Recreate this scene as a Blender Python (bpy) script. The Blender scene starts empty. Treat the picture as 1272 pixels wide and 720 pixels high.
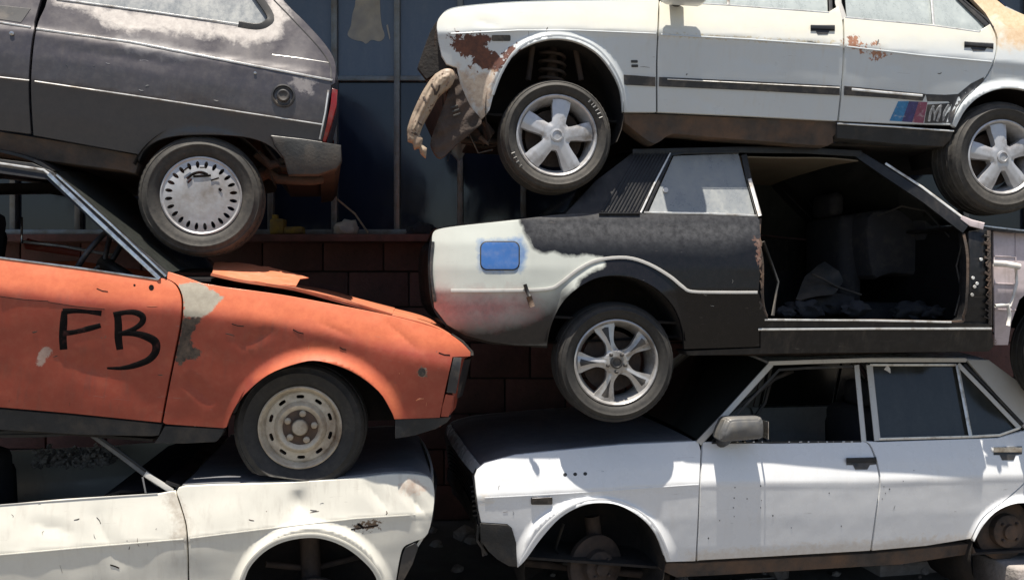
import bpy, bmesh, math, random
import numpy as np
from mathutils import Vector, Matrix, noise as mnoise
from mathutils.geometry import delaunay_2d_cdt

random.seed(7)
SC = bpy.context.scene
COL = SC.collection
R = math.radians

# ------------------------------------------------------------------ camera
F = 1100.0            # focal length in photo pixels (photo 1272 x 720)
ZC = 1.65
cam_d = bpy.data.cameras.new("camera")
cam = bpy.data.objects.new("camera", cam_d)
COL.objects.link(cam)
cam.location = (0, 0, ZC)
cam.rotation_euler = (R(90), 0, 0)
cam_d.sensor_width = 36
cam_d.lens = 36 * F / 1272
cam_d.clip_start = 0.05
cam_d.clip_end = 2000
SC.camera = cam

# ------------------------------------------------------------------ light
SUN_EL = 80.0
LDIR = Vector((0.035, math.cos(R(SUN_EL)), -math.sin(R(SUN_EL)))).normalized()
wd = bpy.data.worlds.new("World")
SC.world = wd
wd.use_nodes = True
wn = wd.node_tree
bg = wn.nodes["Background"]
sky = wn.nodes.new("ShaderNodeTexSky")
sky.sky_type = 'NISHITA'
sky.sun_disc = False
sky.sun_elevation = R(SUN_EL)
sky.sun_rotation = R(180)
sky.air_density = 1.0
sky.dust_density = 1.4
wn.links.new(sky.outputs[0], bg.inputs[0])
bg.inputs[1].default_value = 0.072
sl = bpy.data.lights.new("sun", 'SUN')
sl.energy = 5.0
sl.angle = R(0.5)
sl.color = (1.0, 0.93, 0.82)
so = bpy.data.objects.new("sun", sl)
COL.objects.link(so)
so.location = (0, -5, 12)
so.rotation_euler = LDIR.to_track_quat('-Z', 'Y').to_euler()
SC.view_settings.view_transform = 'Standard'
SC.view_settings.look = 'None'
SC.view_settings.exposure = 0.96
SC.view_settings.gamma = 1.0
SC.cycles.max_bounces = 7
SC.cycles.diffuse_bounces = 4

# ------------------------------------------------------------------ node helpers
class NT:
    def __init__(s, name):
        s.m = bpy.data.materials.new(name)
        s.m.use_nodes = True
        s.t = s.m.node_tree
        s.b = s.t.nodes["Principled BSDF"]
        s.tc = s.t.nodes.new("ShaderNodeTexCoord").outputs['Object']
    def n(s, typ, **kw):
        x = s.t.nodes.new(typ)
        for k, v in kw.items():
            setattr(x, k, v)
        return x
    def l(s, a, b):
        s.t.links.new(a, b)
    def setin(s, node, key, val):
        if isinstance(val, bpy.types.NodeSocket):
            s.l(val, node.inputs[key])
        else:
            if isinstance(val, tuple) and len(val) == 3 and node.inputs[key].type == 'RGBA':
                val = (*val, 1)
            node.inputs[key].default_value = val
    def noise(s, scale, detail=4, rough=0.55, vec=None, stretch=None, dist=0.0):
        v = vec or s.tc
        if stretch:
            mp = s.n("ShaderNodeMapping")
            s.l(v, mp.inputs[0])
            mp.inputs['Scale'].default_value = stretch
            v = mp.outputs[0]
        t = s.n("ShaderNodeTexNoise")
        s.l(v, t.inputs['Vector'])
        t.inputs['Scale'].default_value = scale
        t.inputs['Detail'].default_value = detail
        t.inputs['Roughness'].default_value = rough
        t.inputs['Distortion'].default_value = dist
        return t.outputs[0]
    def rng(s, val, a, b, c=0.0, d=1.0, smooth=False):
        x = s.n("ShaderNodeMapRange")
        if smooth:
            x.interpolation_type = 'SMOOTHSTEP'
        s.setin(x, 0, val)
        for i, q in enumerate((a, b, c, d)):
            x.inputs[i + 1].default_value = q
        return x.outputs[0]
    def math(s, op, a, b=0.0, clamp=False):
        x = s.n("ShaderNodeMath", operation=op)
        x.use_clamp = clamp
        s.setin(x, 0, a)
        s.setin(x, 1, b)
        return x.outputs[0]
    def mix(s, f, a, b):
        x = s.n("ShaderNodeMix", data_type='RGBA')
        s.setin(x, 0, f)
        s.setin(x, 6, a)
        s.setin(x, 7, b)
        return x.outputs[2]
    def mixf(s, f, a, b):
        x = s.n("ShaderNodeMix", data_type='FLOAT')
        s.setin(x, 0, f)
        s.setin(x, 2, a)
        s.setin(x, 3, b)
        return x.outputs[0]
    def bump(s, h, strength=0.3, dist=0.01):
        x = s.n("ShaderNodeBump")
        x.inputs['Strength'].default_value = strength
        x.inputs['Distance'].default_value = dist
        s.l(h, x.inputs['Height'])
        s.l(x.outputs[0], s.b.inputs['Normal'])
        return x

def simple(name, col, rough=0.6, metal=0.0, var=0.25, scale=14, dirt=None, dirt_amt=0.35, bump=0.0, bscale=60, spec=0.5):
    t = NT(name)
    n1 = t.noise(scale, 6, 0.6)
    c2 = tuple(min(1, c * (1 + var)) for c in col)
    c1 = tuple(c * (1 - var) for c in col)
    c = t.mix(t.rng(n1, 0.3, 0.7), c1, c2)
    if dirt:
        n2 = t.noise(scale * 0.45, 8, 0.65)
        c = t.mix(t.rng(n2, 0.62 - dirt_amt * 0.4, 0.72), c, dirt)
    t.setin(t.b, 'Base Color', c)
    t.setin(t.b, 'Roughness', t.rng(n1, 0.2, 0.8, max(0, rough - 0.12), min(1, rough + 0.12)))
    t.b.inputs['Metallic'].default_value = metal
    t.b.inputs['Specular IOR Level'].default_value = spec
    if bump:
        t.bump(t.noise(bscale, 6, 0.6), bump, 0.01)
    return t.m

def paint(name, base, regions=(), rough=0.38, coat=0.25, metal=0.0, var=0.10, grime=(0.16, 0.13, 0.10), grime_amt=0.35,
          speck=(0.09, 0.04, 0.02), speck_th=0.73, dust=(0.45, 0.41, 0.36), dust_amt=0.2, flake=0.0, spec=0.5):
    """worn car paint; regions = list of (attr, colour, colour2, rough, noise scale, noise amp px, soft px, strength)"""
    t = NT(name)
    n1 = t.noise(2.2, 5, 0.6)
    base1 = tuple(c * (1 - var) for c in base)
    base2 = tuple(min(0.9, c * (1 + var)) for c in base)
    c = t.mix(t.rng(n1, 0.3, 0.7), base1, base2)
    r = t.rng(t.noise(9, 5, 0.6), 0.3, 0.7, rough - 0.1, rough + 0.14)
    # vertical grime streaks
    st = t.noise(11, 6, 0.65, stretch=(3.2, 3.2, 0.35))
    big = t.noise(3.1, 3, 0.5)
    g = t.math('MULTIPLY', t.rng(st, 0.50, 0.78), t.rng(big, 0.38, 0.66))
    c = t.mix(t.math('MULTIPLY', g, grime_amt), c, grime)
    # fine dirt mottling and dust
    dn = t.noise(26, 8, 0.7)
    c = t.mix(t.math('MULTIPLY', t.rng(dn, 0.45, 0.75), dust_amt), c, dust)
    coatv = coat
    for (att, c1, c2, rr, ns, na, soft, stren) in regions:
        a = t.n("ShaderNodeAttribute", attribute_name=att).outputs['Fac']
        nz = t.noise(ns, 9, 0.68, dist=0.3)
        v = t.math('ADD', a, t.math('MULTIPLY', t.math('SUBTRACT', nz, 0.5), na * 4))
        m = t.rng(v, 50 - soft, 50 + soft)
        m = t.math('MULTIPLY', m, stren)
        cc = t.mix(t.rng(t.noise(38, 6, 0.7), 0.35, 0.65), c1, c2)
        c = t.mix(m, c, cc)
        r = t.mixf(m, r, rr)
    # rust specks / chips
    sp = t.noise(34, 5, 0.6)
    sm_ = t.rng(sp, speck_th, speck_th + 0.02)
    c = t.mix(sm_, c, speck)
    # scratches
    sc = t.noise(16, 3, 0.6, stretch=(0.35, 1, 7), dist=1.2)
    scm = t.math('MULTIPLY', t.rng(sc, 0.715, 0.73), 0.5)
    c = t.mix(scm, c, (0.20, 0.17, 0.15))
    t.setin(t.b, 'Base Color', c)
    t.setin(t.b, 'Roughness', r)
    t.b.inputs['Metallic'].default_value = metal
    t.b.inputs['Coat Weight'].default_value = coat
    t.b.inputs['Specular IOR Level'].default_value = spec
    t.b.inputs['Coat Roughness'].default_value = 0.12
    hb = t.math('ADD', t.math('MULTIPLY', t.noise(5, 2, 0.5), 1.0), t.math('MULTIPLY', dn, 0.06))
    t.bump(hb, 0.25, 0.012)
    return t.m

# ------------------------------------------------------------------ object helpers
def link(o, parent=None):
    COL.objects.link(o)
    if parent is not None:
        o.parent = parent
    return o

def mesh_obj(name, verts, faces, mat, parent=None, smooth=True, mats=None, fm=None):
    me = bpy.data.meshes.new(name)
    me.from_pydata([tuple(v) for v in verts], [], faces)
    me.validate()
    for m in (mats or [mat]):
        me.materials.append(m)
    if smooth:
        me.polygons.foreach_set('use_smooth', [True] * len(me.polygons))
    if fm:
        me.polygons.foreach_set('material_index', fm[:len(me.polygons)])
    me.update()
    return link(bpy.data.objects.new(name, me), parent)

def bm_obj(name, bm, mat, parent=None, smooth=False, angle=None):
    bmesh.ops.recalc_face_normals(bm, faces=bm.faces)
    me = bpy.data.meshes.new(name)
    bm.to_mesh(me)
    bm.free()
    me.materials.append(mat)
    if smooth or angle:
        me.polygons.foreach_set('use_smooth', [True] * len(me.polygons))
    if angle:
        me.set_sharp_from_angle(angle=R(angle))
    return link(bpy.data.objects.new(name, me), parent)

def tag(o, label=None, cat=None, group=None, kind=None):
    if label: o['label'] = label
    if cat: o['category'] = cat
    if group: o['group'] = group
    if kind: o['kind'] = kind
    return o

def empty(name, loc=(0, 0, 0)):
    o = bpy.data.objects.new(name, None)
    o.empty_display_size = 0.2
    COL.objects.link(o)
    o.location = loc
    return o

def bm_box(bm, c, s, rot=None, bev=0.0, jit=0.0):
    res = bmesh.ops.create_cube(bm, size=1.0)
    vs = res['verts']
    for v in vs:
        v.co = Vector((v.co.x * s[0], v.co.y * s[1], v.co.z * s[2]))
        if jit:
            v.co += Vector((random.uniform(-jit, jit), random.uniform(-jit, jit), random.uniform(-jit, jit)))
    if bev:
        es = list({e for v in vs for e in v.link_edges})
        r2 = bmesh.ops.bevel(bm, geom=es, offset=bev, segments=2, affect='EDGES', profile=0.5)
        vs = list({v for f in r2['faces'] for v in f.verts} | {v for v in vs if v.is_valid})
    if rot is not None:
        for v in vs:
            v.co = rot @ v.co
    for v in vs:
        v.co += Vector(c)
    return vs

def tube_data(pts, rad, seg=8, closed_caps=True):
    verts, faces = [], []
    pts = [Vector(p) for p in pts]
    n = len(pts)
    up0 = Vector((0, 0, 1))
    for i, p in enumerate(pts):
        d = (pts[min(i + 1, n - 1)] - pts[max(i - 1, 0)]).normalized()
        a = d.cross(up0)
        if a.length < 1e-3:
            a = d.cross(Vector((0, 1, 0)))
        a.normalize()
        b = d.cross(a).normalized()
        r = rad[i] if isinstance(rad, (list, tuple)) else rad
        for k in range(seg):
            an = 2 * math.pi * k / seg
            verts.append(p + a * (r * math.cos(an)) + b * (r * math.sin(an)))
    for i in range(n - 1):
        for k in range(seg):
            k2 = (k + 1) % seg
            faces.append((i * seg + k, i * seg + k2, (i + 1) * seg + k2, (i + 1) * seg + k))
    if closed_caps:
        faces.append(tuple(range(seg)))
        faces.append(tuple(range((n - 1) * seg, n * seg))[::-1])
    return verts, faces

def smooth_curve(pts, sub=4, closed=False):
    out = []
    n = len(pts)
    P = [np.array(p, float) for p in pts]
    rngi = range(n) if closed else range(n - 1)
    for i in rngi:
        p1, p2 = P[i], P[(i + 1) % n]
        p0 = P[(i - 1) % n] if (closed or i > 0) else p1
        p3 = P[(i + 2) % n] if (closed or i + 2 < n) else p2
        for k in range(sub):
            t = k / sub
            q = 0.5 * ((2 * p1) + (-p0 + p2) * t + (2 * p0 - 5 * p1 + 4 * p2 - p3) * t * t + (-p0 + 3 * p1 - 3 * p2 + p3) * t ** 3)
            out.append(tuple(q))
    if not closed:
        out.append(tuple(P[-1]))
    return out
S = smooth_curve

def sh(pts, dx, dy=0.0):
    return [(p[0] + dx, p[1] + dy) for p in pts]

def sdist(poly, X, Y):
    """signed distance, negative inside"""
    P = np.array(poly, float)
    Q = np.roll(P, -1, axis=0)
    d = np.full(X.shape, 1e9)
    ins = np.zeros(X.shape, bool)
    for (x0, y0), (x1, y1) in zip(P, Q):
        ex, ey = x1 - x0, y1 - y0
        L = ex * ex + ey * ey + 1e-9
        t = np.clip(((X - x0) * ex + (Y - y0) * ey) / L, 0, 1)
        d = np.minimum(d, np.hypot(X - x0 - t * ex, Y - y0 - t * ey))
        c = ((y0 > Y) != (y1 > Y))
        with np.errstate(divide='ignore', invalid='ignore'):
            xi = x0 + (Y - y0) * ex / (ey if ey != 0 else 1e-9)
        ins ^= c & (X < xi)
    return np.where(ins, -d, d)

class Car:
    def __init__(s, name, label, cat, D, ref, yaw, slope, W, base_y, group=None):
        s.W = W
        roll = math.atan(slope)          # slope>0: right end lower in the picture
        s.M = Matrix.Rotation(R(yaw), 3, 'Z') @ Matrix.Rotation(roll, 3, 'Y')
        s.MI = s.M.transposed()
        s.cam = Vector((0, 0, ZC))
        s.O = Vector(((ref[0] - 636) * D / F, D, ZC - (base_y - 360) * D / F))
        s.root = empty(name, s.O)
        s.root.rotation_euler = s.M.to_euler()
        tag(s.root, label, cat, group)
        s.cl = s.MI @ (s.cam - s.O)
        s.h = lambda x, y: 0.0
        s.regions = []
    def loc(s, px, py, n=0.0):
        """local point on the plane y=-n seen through photo pixel"""
        d = s.MI @ Vector(((px - 636) / F, 1.0, -(py - 360) / F))
        t = (-n - s.cl.y) / d.y
        return s.cl + d * t
    def scale(s, px, py, n=0.0):
        """metres per photo pixel there"""
        return (s.loc(px + 1, py, n) - s.loc(px, py, n)).length
    def world(s, v):
        return s.O + s.M @ v

    # ---- pressed panel of the body side, with folded-back edges
    def panel(s, name, outline, mat, step=5.0, off=0.0, flange=0.022, both=True, parent=None, label=None, lip=0.0025, hfun=None):
        h = hfun or s.h
        bm = bmesh.new()
        pts = []
        for p in outline:
            if not pts or math.hypot(p[0] - pts[-1][0], p[1] - pts[-1][1]) > 0.4:
                pts.append(p)
        if math.hypot(pts[0][0] - pts[-1][0], pts[0][1] - pts[-1][1]) < 0.4:
            pts.pop()
        area = sum(pts[i][0] * pts[(i + 1) % len(pts)][1] - pts[(i + 1) % len(pts)][0] * pts[i][1] for i in range(len(pts)))
        if area < 0:
            pts = pts[::-1]
        dense = []
        for i in range(len(pts)):
            (xa, ya), (xb, yb) = pts[i], pts[(i + 1) % len(pts)]
            k = max(1, int(math.hypot(xb - xa, yb - ya) / step + 0.5))
            for q in range(k):
                dense.append((xa + (xb - xa) * q / k, ya + (yb - ya) * q / k))
        D_ = np.array(dense)
        gx_ = np.arange(D_[:, 0].min() + step / 2, D_[:, 0].max(), step)
        gy_ = np.arange(D_[:, 1].min() + step / 2, D_[:, 1].max(), step)
        GX, GY = np.meshgrid(gx_, gy_)
        GX[1::2] += step * 0.5
        if GX.size:
            sd_ = sdist(dense, GX.ravel(), GY.ravel())
            keep = sd_ < -0.42 * step
            inner = [(float(a), float(b)) for a, b in zip(GX.ravel()[keep], GY.ravel()[keep])]
        else:
            inner = []
        allp = [Vector(p) for p in dense + inner]
        nd = len(dense)
        rv_, re_, rf_, _, _, _ = delaunay_2d_cdt(allp, [(i, (i + 1) % nd) for i in range(nd)], [], 1, 1e-4)
        bv_ = [bm.verts.new((p.x, 0, p.y)) for p in rv_]
        for f in rf_:
            try: bm.faces.new([bv_[i] for i in f])
            except ValueError: pass
        for v in [v for v in bm.verts if not v.link_faces]:
            bm.verts.remove(v)
        # outward directions along the outline
        Pn = np.array(pts, float)
        Qn = np.roll(Pn, -1, axis=0)
        dn = Qn - Pn
        Ln = np.hypot(dn[:, 0], dn[:, 1])
        segn = np.stack([dn[:, 1] / Ln, -dn[:, 0] / Ln], 1)
        bverts = {}
        for e in bm.edges:
            if len(e.link_faces) == 1:
                for v in e.verts:
                    if v in bverts:
                        continue
                    w = np.array([v.co.x, v.co.z])
                    tt_ = np.clip(((w - Pn) * dn).sum(1) / (Ln * Ln), 0, 1)
                    dd = np.hypot(*(w - Pn - dn * tt_[:, None]).T)
                    near = dd < dd.min() + 0.12
                    q = segn[near].sum(0)
                    bverts[v] = Vector((q[0], 0, q[1]))
        bedges = [e for e in bm.edges if len(e.link_faces) == 1]
        V = [(v.co.x, v.co.z) for v in bm.verts]
        bm.verts.index_update()
        verts, PX = [], []
        for (x, y) in V:
            verts.append(s.loc(x, y, h(x, y) + off)); PX.append((x, y))
        faces = [tuple(v.index for v in f.verts) for f in bm.faces]
        idx1, idx2 = {}, {}
        bvo = {}
        for v, nn in bverts.items():
            nn = nn.normalized() if nn.length > 1e-6 else Vector((0, 0, 0))
            sc = s.scale(v.co.x, v.co.z)
            k = 0.0012 / sc
            x, y = v.co.x + nn.x * k, v.co.z + nn.z * k
            hh = h(v.co.x, v.co.z) + off
            idx1[v] = len(verts); verts.append(s.loc(x, y, hh - 0.0035)); PX.append((x, y))
            pr = verts[-1].copy(); pr.y += flange
            idx2[v] = len(verts); verts.append(pr); PX.append((x, y))
            bvo[(v.co.x, v.co.z, idx1[v], idx2[v])] = nn.copy()
        for e in bedges:
            f = e.link_faces[0]
            a, b = None, None
            for l in f.loops:
                if l.edge == e:
                    a, b = l.vert, l.link_loop_next.vert
            faces.append((b.index, a.index, idx1[a], idx1[b]))
            faces.append((idx1[b], idx1[a], idx2[a], idx2[b]))
        bm.free()
        PXa = np.array(PX)
        NV = []
        memo = {}
        for (x, y) in PX:
            kk = (round(x, 2), round(y, 2))
            if kk not in memo:
                a = s.loc(x + 1.2, y, h(x + 1.2, y)) - s.loc(x - 1.2, y, h(x - 1.2, y))
                b = s.loc(x, y - 1.2, h(x, y - 1.2)) - s.loc(x, y + 1.2, h(x, y + 1.2))
                memo[kk] = a.cross(b).normalized()
            NV.append(memo[kk])
        for v, nn in bvo.items():
            o3 = s.loc(v[0] + nn.x, v[1] + nn.z, 0) - s.loc(v[0], v[1], 0)
            o3.normalize()
            NV[v[2]] = (NV[v[2]] * 0.75 + o3).normalized()
            NV[v[3]] = o3
        NV = [n if n.y < 0 or i >= len(V) else -n for i, n in enumerate(NV)]
        objs = []
        for mir in ((True,) if both == 'far' else (False, True) if both else (False,)):
            vv = [Vector((v.x, s.W - v.y, v.z)) for v in verts] if mir else verts
            ff = [f[::-1] for f in faces] if mir else faces
            me = bpy.data.meshes.new(name)
            me.from_pydata([tuple(v) for v in vv], [], ff)
            me.materials.append(mat)
            me.polygons.foreach_set('use_smooth', [True] * len(me.polygons))
            acc = {}
            for (att, poly) in s.regions:
                if mir and att in ('rust1', 'rust2', 'rustw', 'tan', 'mess', 'primer', 'chip', 'chip2', 'scrape', 'peel', 'peel2', 'peel3', 'halo'):
                    continue
                q = np.maximum(0, 50 - sdist(poly, PXa[:, 0], PXa[:, 1])).astype(np.float32)
                acc[att] = np.maximum(acc[att], q) if att in acc else q
            for att, q in acc.items():
                if q.max() > 40:
                    at = me.attributes.new(att, 'FLOAT', 'POINT')
                    at.data.foreach_set('value', q)
            me.update()
            sgn = sum(p.normal.y * p.area for p in me.polygons)
            if (sgn > 0) != mir:
                me.flip_normals()
                me.update()
            me.normals_split_custom_set_from_vertices([((n.x, -n.y, n.z) if mir else tuple(n)) for n in NV])
            o = link(bpy.data.objects.new(name, me), parent or s.root)
            o.shadow_terminator_geometry_offset = 0.3
            if label and not mir:
                o['label'] = label
            objs.append(o)
        return objs[0]

    # ---- sheet swept across the width of the car along a side-view curve
    def across(s, name, curve, mat, crown=0.02, off=-0.01, thick=0.012, nseg=14, parent=None, label=None, y0=None, y1=None, hfun=None, wob=0.0, inward=0.0):
        h = hfun or s.h
        C = []
        for (x, y) in curve:
            n0 = (h(x, y) + off) if y0 is None else -y0
            C.append(s.loc(x, y, n0))
        n = len(C)
        nor = []
        for i in range(n):
            a, b = C[max(0, i - 1)], C[min(n - 1, i + 1)]
            d = Vector((b.x - a.x, 0, b.z - a.z))
            if d.length < 1e-6: d = Vector((1, 0, 0))
            d.normalize()
            nor.append(Vector((-d.z, 0, d.x)))
        verts = []
        for layer in (0, 1):
            for i, c in enumerate(C):
                ya = c.y
                yb = (s.W - c.y) if y1 is None else y1
                for k in range(nseg + 1):
                    t = k / nseg
                    q = 1 - abs(2 * t - 1) ** 2.6
                    p = Vector((c.x, ya + (yb - ya) * t, c.z)) + nor[i] * (crown * q - layer * thick)
                    if wob:
                        p += nor[i] * wob * mnoise.noise(Vector((c.x * 3, p.y * 3, c.z * 3)))
                    verts.append(p)
        m = nseg + 1
        N = n * m
        faces = []
        for i in range(n - 1):
            for k in range(nseg):
                a = i * m + k
                faces.append((a, a + 1, a + m + 1, a + m))
                faces.append((N + a, N + a + m, N + a + m + 1, N + a + 1))
        for i in range(n - 1):
            a = i * m; faces.append((a, a + m, N + a + m, N + a))
            a = i * m + nseg; faces.append((a, N + a, N + a + m, a + m))
        for k in range(nseg):
            faces.append((k, N + k, N + k + 1, k + 1))
            a = (n - 1) * m + k; faces.append((a, a + 1, N + a + 1, N + a))
        bm = bmesh.new()
        bv = [bm.verts.new(v) for v in verts]
        for f in faces:
            try: bm.faces.new([bv[i] for i in f])
            except ValueError: pass
        o = bm_obj(name, bm, mat, parent or s.root, angle=40)
        if label: o['label'] = label
        return o

    # ---- solid with a traced side profile between two depths
    def prism(s, name, poly, mat, ya, yb, parent=None, label=None, bev=0.004, taper=1.0):
        pts = list(poly)
        cx = sum(p[0] for p in pts) / len(pts); cy = sum(p[1] for p in pts) / len(pts)
        bm = bmesh.new()
        A = [bm.verts.new(s.loc(x, y, -ya)) for x, y in pts]
        B = []
        for v, (x, y) in zip(A, pts):
            c = s.loc(cx, cy, -ya)
            p = Vector((c.x + (v.co.x - c.x) * taper, yb, c.z + (v.co.z - c.z) * taper))
            B.append(bm.verts.new(p))
        n = len(A)
        f1 = bm.faces.new(A); f2 = bm.faces.new(B[::-1])
        for i in range(n):
            bm.faces.new((A[i], B[i], B[(i + 1) % n], A[(i + 1) % n]))
        if bev:
            bmesh.ops.recalc_face_normals(bm, faces=bm.faces)
            es = [e for e in f1.edges]
            bmesh.ops.bevel(bm, geom=es, offset=bev, segments=2, affect='EDGES', profile=0.5, clamp_overlap=True)
        o = bm_obj(name, bm, mat, parent or s.root, angle=35)
        if label: o['label'] = label
        return o

    # ---- thin strip (moulding, trim, stroke) following a line on the body side
    def strip(s, name, pts, wid, mat, off=0.004, thick=0.006, parent=None, label=None, both=False, hfun=None, flat=False):
        h = hfun or s.h
        verts, faces = [], []
        WL = wid if isinstance(wid, (list, tuple)) else [wid] * len(pts)
        np_, nw_ = [], []
        for i in range(len(pts) - 1):
            (xa, ya), (xb, yb) = pts[i], pts[i + 1]
            k = max(1, int(math.hypot(xb - xa, yb - ya) / 9))
            for q in range(k):
                np_.append((xa + (xb - xa) * q / k, ya + (yb - ya) * q / k)); nw_.append(WL[i] + (WL[i + 1] - WL[i]) * q / k)
        np_.append(pts[-1][:2]); nw_.append(WL[-1])
        pts, wid = np_, nw_
        n = len(pts)
        for i, (x, y) in enumerate(pts):
            a, b = pts[max(0, i - 1)], pts[min(n - 1, i + 1)]
            dx, dy = b[0] - a[0], b[1] - a[1]
            L = math.hypot(dx, dy) or 1
            nx, ny = -dy / L, dx / L
            w = (wid[i] if isinstance(wid, (list, tuple)) else wid) / 2
            hs = h(x, y)
            for (k, o_) in ((-1, -thick), (-0.82, 0 if not flat else -0.0), (0, 0.0012 if not flat else 0), (0.82, 0), (1, -thick)):
                X, Y = x + nx * w * k, y + ny * w * k
                hh = h(X, Y) if flat else hs
                verts.append(s.loc(X, Y, hh + off + o_))
        for i in range(n - 1):
            for k in range(4):
                faces.append((i * 5 + k, i * 5 + k + 1, i * 5 + 5 + k + 1, i * 5 + 5 + k))
        faces.append((0, 1, 2, 3, 4)); e = (n - 1) * 5
        faces.append((e + 4, e + 3, e + 2, e + 1, e))
        out = None
        for mir in ((False, True) if both else (False,)):
            vv = [Vector((v.x, s.W - v.y, v.z)) for v in verts] if mir else verts
            bm = bmesh.new()
            bv = [bm.verts.new(v) for v in vv]
            for f in faces:
                bm.faces.new([bv[i] for i in f])
            o = bm_obj(name, bm, mat, parent or s.root, angle=50)
            out = out or o
            if label and not mir: o['label'] = label
        return out

    def tube(s, name, pts, rad, mat, parent=None, seg=8, label=None):
        """pts = (px, py, n)"""
        v, f = tube_data([s.loc(*p) for p in pts], rad, seg)
        o = mesh_obj(name, v, f, mat, parent or s.root)
        if label: o['label'] = label
        return o

    def well(s, cx, cy, r, mat, depth=0.6, y0=0.03, ry=None, a0=-25, a1=205, name='wheel_well'):
        c = s.loc(cx, cy, -y0); sc = s.scale(cx, cy)
        rr = r * sc
        verts, faces = [], []
        nseg = 22
        rings = [(y0, 1.0), (y0 + 0.12, 1.0), (y0 + 0.3, 1.02), (y0 + depth, 0.97), (y0 + depth, 0.0)]
        for (yy, k) in rings:
            for i in range(nseg + 1):
                a = R(a0 + (a1 - a0) * i / nseg)
                verts.append((c.x + rr * k * math.cos(a), yy, c.z + rr * k * math.sin(a)))
        for j in range(len(rings) - 1):
            for i in range(nseg):
                a = j * (nseg + 1) + i
                faces.append((a, a + 1, a + nseg + 2, a + nseg + 1))
        o = mesh_obj(name, verts, faces, mat, s.root)
        return o

# ------------------------------------------------------------------ wheels
def lathe(profile, seg=72, mod=None):
    verts, faces = [], []
    n = len(profile)
    for i in range(seg):
        a = 2 * math.pi * i / seg
        for j, (r, y) in enumerate(profile):
            rr, yy = (mod(i, j, r, y) if mod else (r, y))
            verts.append((rr * math.cos(a), yy, rr * math.sin(a)))
    for i in range(seg):
        i2 = (i + 1) % seg
        for j in range(n - 1):
            faces.append((i * n + j, i2 * n + j, i2 * n + j + 1, i * n + j + 1))
    return verts, faces

def holed_ring(n, r1, r2, hc, ha, hr, yf, depth=0.008, hp=2.0, phase=0.0):
    """ring r1..r2 with n holes; hc hole centre radius, ha half angle fraction, hr half radial size"""
    verts, faces = [], []
    m = 20
    for k in range(n):
        ac = 2 * math.pi * (k + phase) / n
        da = math.pi / n
        bnd, hol = [], []
        for i in range(m):
            t = 2 * math.pi * (i + 0.5) / m
            c, s_ = math.cos(t), math.sin(t)
            q = max(abs(c), abs(s_))
            u, v = c / q, s_ / q
            bnd.append((ac + da * u, (r1 + r2) / 2 + (r2 - r1) / 2 * v))
            e = (abs(c) ** hp + abs(s_) ** hp) ** (-1 / hp)
            hol.append((ac + da * ha * c * e, hc + hr * s_ * e))
        corners = [(-1, -1), (1, -1), (1, 1), (-1, 1)]
        b0 = len(verts)
        for (a, r) in bnd + hol:
            verts.append((r * math.cos(a), yf(r), r * math.sin(a)))
        for (a, r) in hol:
            verts.append((r * math.cos(a), yf(r) + depth, r * math.sin(a)))
        for i in range(m):
            j = (i + 1) % m
            faces.append((b0 + i, b0 + j, b0 + m + j, b0 + m + i))
            faces.append((b0 + m + i, b0 + m + j, b0 + 2 * m + j, b0 + 2 * m + i))
        # corner triangles of the sector
        for i in range(m):
            j = (i + 1) % m
            (a0, q0), (a1, q1) = bnd[i], bnd[j]
            if abs(a0 - a1) > 1e-6 and abs(q0 - q1) > 1e-6:
                ca = ac + da * (1 if a0 + a1 > 2 * ac else -1)
                cr = r2 if q0 + q1 > r1 + r2 else r1
                verts.append((cr * math.cos(ca), yf(cr), cr * math.sin(ca)))
                faces.append((b0 + i, len(verts) - 1, b0 + j))
    return verts, faces

def plate(outline, yfun, thick, step=0.012):
    bm = bmesh.new()
    dense = []
    for i in range(len(outline)):
        (xa, ya), (xb, yb) = outline[i], outline[(i + 1) % len(outline)]
        L = math.hypot(xb - xa, yb - ya)
        if L < 1e-5:
            continue
        k = max(1, int(L / step + 0.5))
        dense += [(xa + (xb - xa) * q / k, ya + (yb - ya) * q / k) for q in range(k)]
    D_ = np.array(dense)
    GX, GY = np.meshgrid(np.arange(D_[:, 0].min(), D_[:, 0].max(), step), np.arange(D_[:, 1].min(), D_[:, 1].max(), step))
    keep = sdist(dense, GX.ravel(), GY.ravel()) < -0.4 * step
    inner = [(float(a), float(b)) for a, b in zip(GX.ravel()[keep], GY.ravel()[keep])]
    K_ = 100.0
    nd = len(dense)
    rv_, re_, rf_, _, _, _ = delaunay_2d_cdt([Vector((p[0] * K_, p[1] * K_)) for p in dense + inner], [(i, (i + 1) % nd) for i in range(nd)], [], 1, 1e-4)
    bv_ = [bm.verts.new((p.x / K_, 0, p.y / K_)) for p in rv_]
    for f in rf_:
        try: bm.faces.new([bv_[i] for i in f])
        except ValueError: pass
    for v in [v for v in bm.verts if not v.link_faces]:
        bm.verts.remove(v)
    be = [e for e in bm.edges if len(e.link_faces) == 1]
    for v in bm.verts:
        v.co.y = yfun(v.co.x, v.co.z)
    r1 = bmesh.ops.extrude_edge_only(bm, edges=be)
    nv = [g for g in r1['geom'] if isinstance(g, bmesh.types.BMVert)]
    for v in nv:
        v.co.y += thick * 0.25
        rr = math.hypot(v.co.x, v.co.z)
    ne = [g for g in r1['geom'] if isinstance(g, bmesh.types.BMEdge)]
    r2 = bmesh.ops.extrude_edge_only(bm, edges=ne)
    for v in [g for g in r2['geom'] if isinstance(g, bmesh.types.BMVert)]:
        v.co.y += thick * 0.75
    return bm

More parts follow.
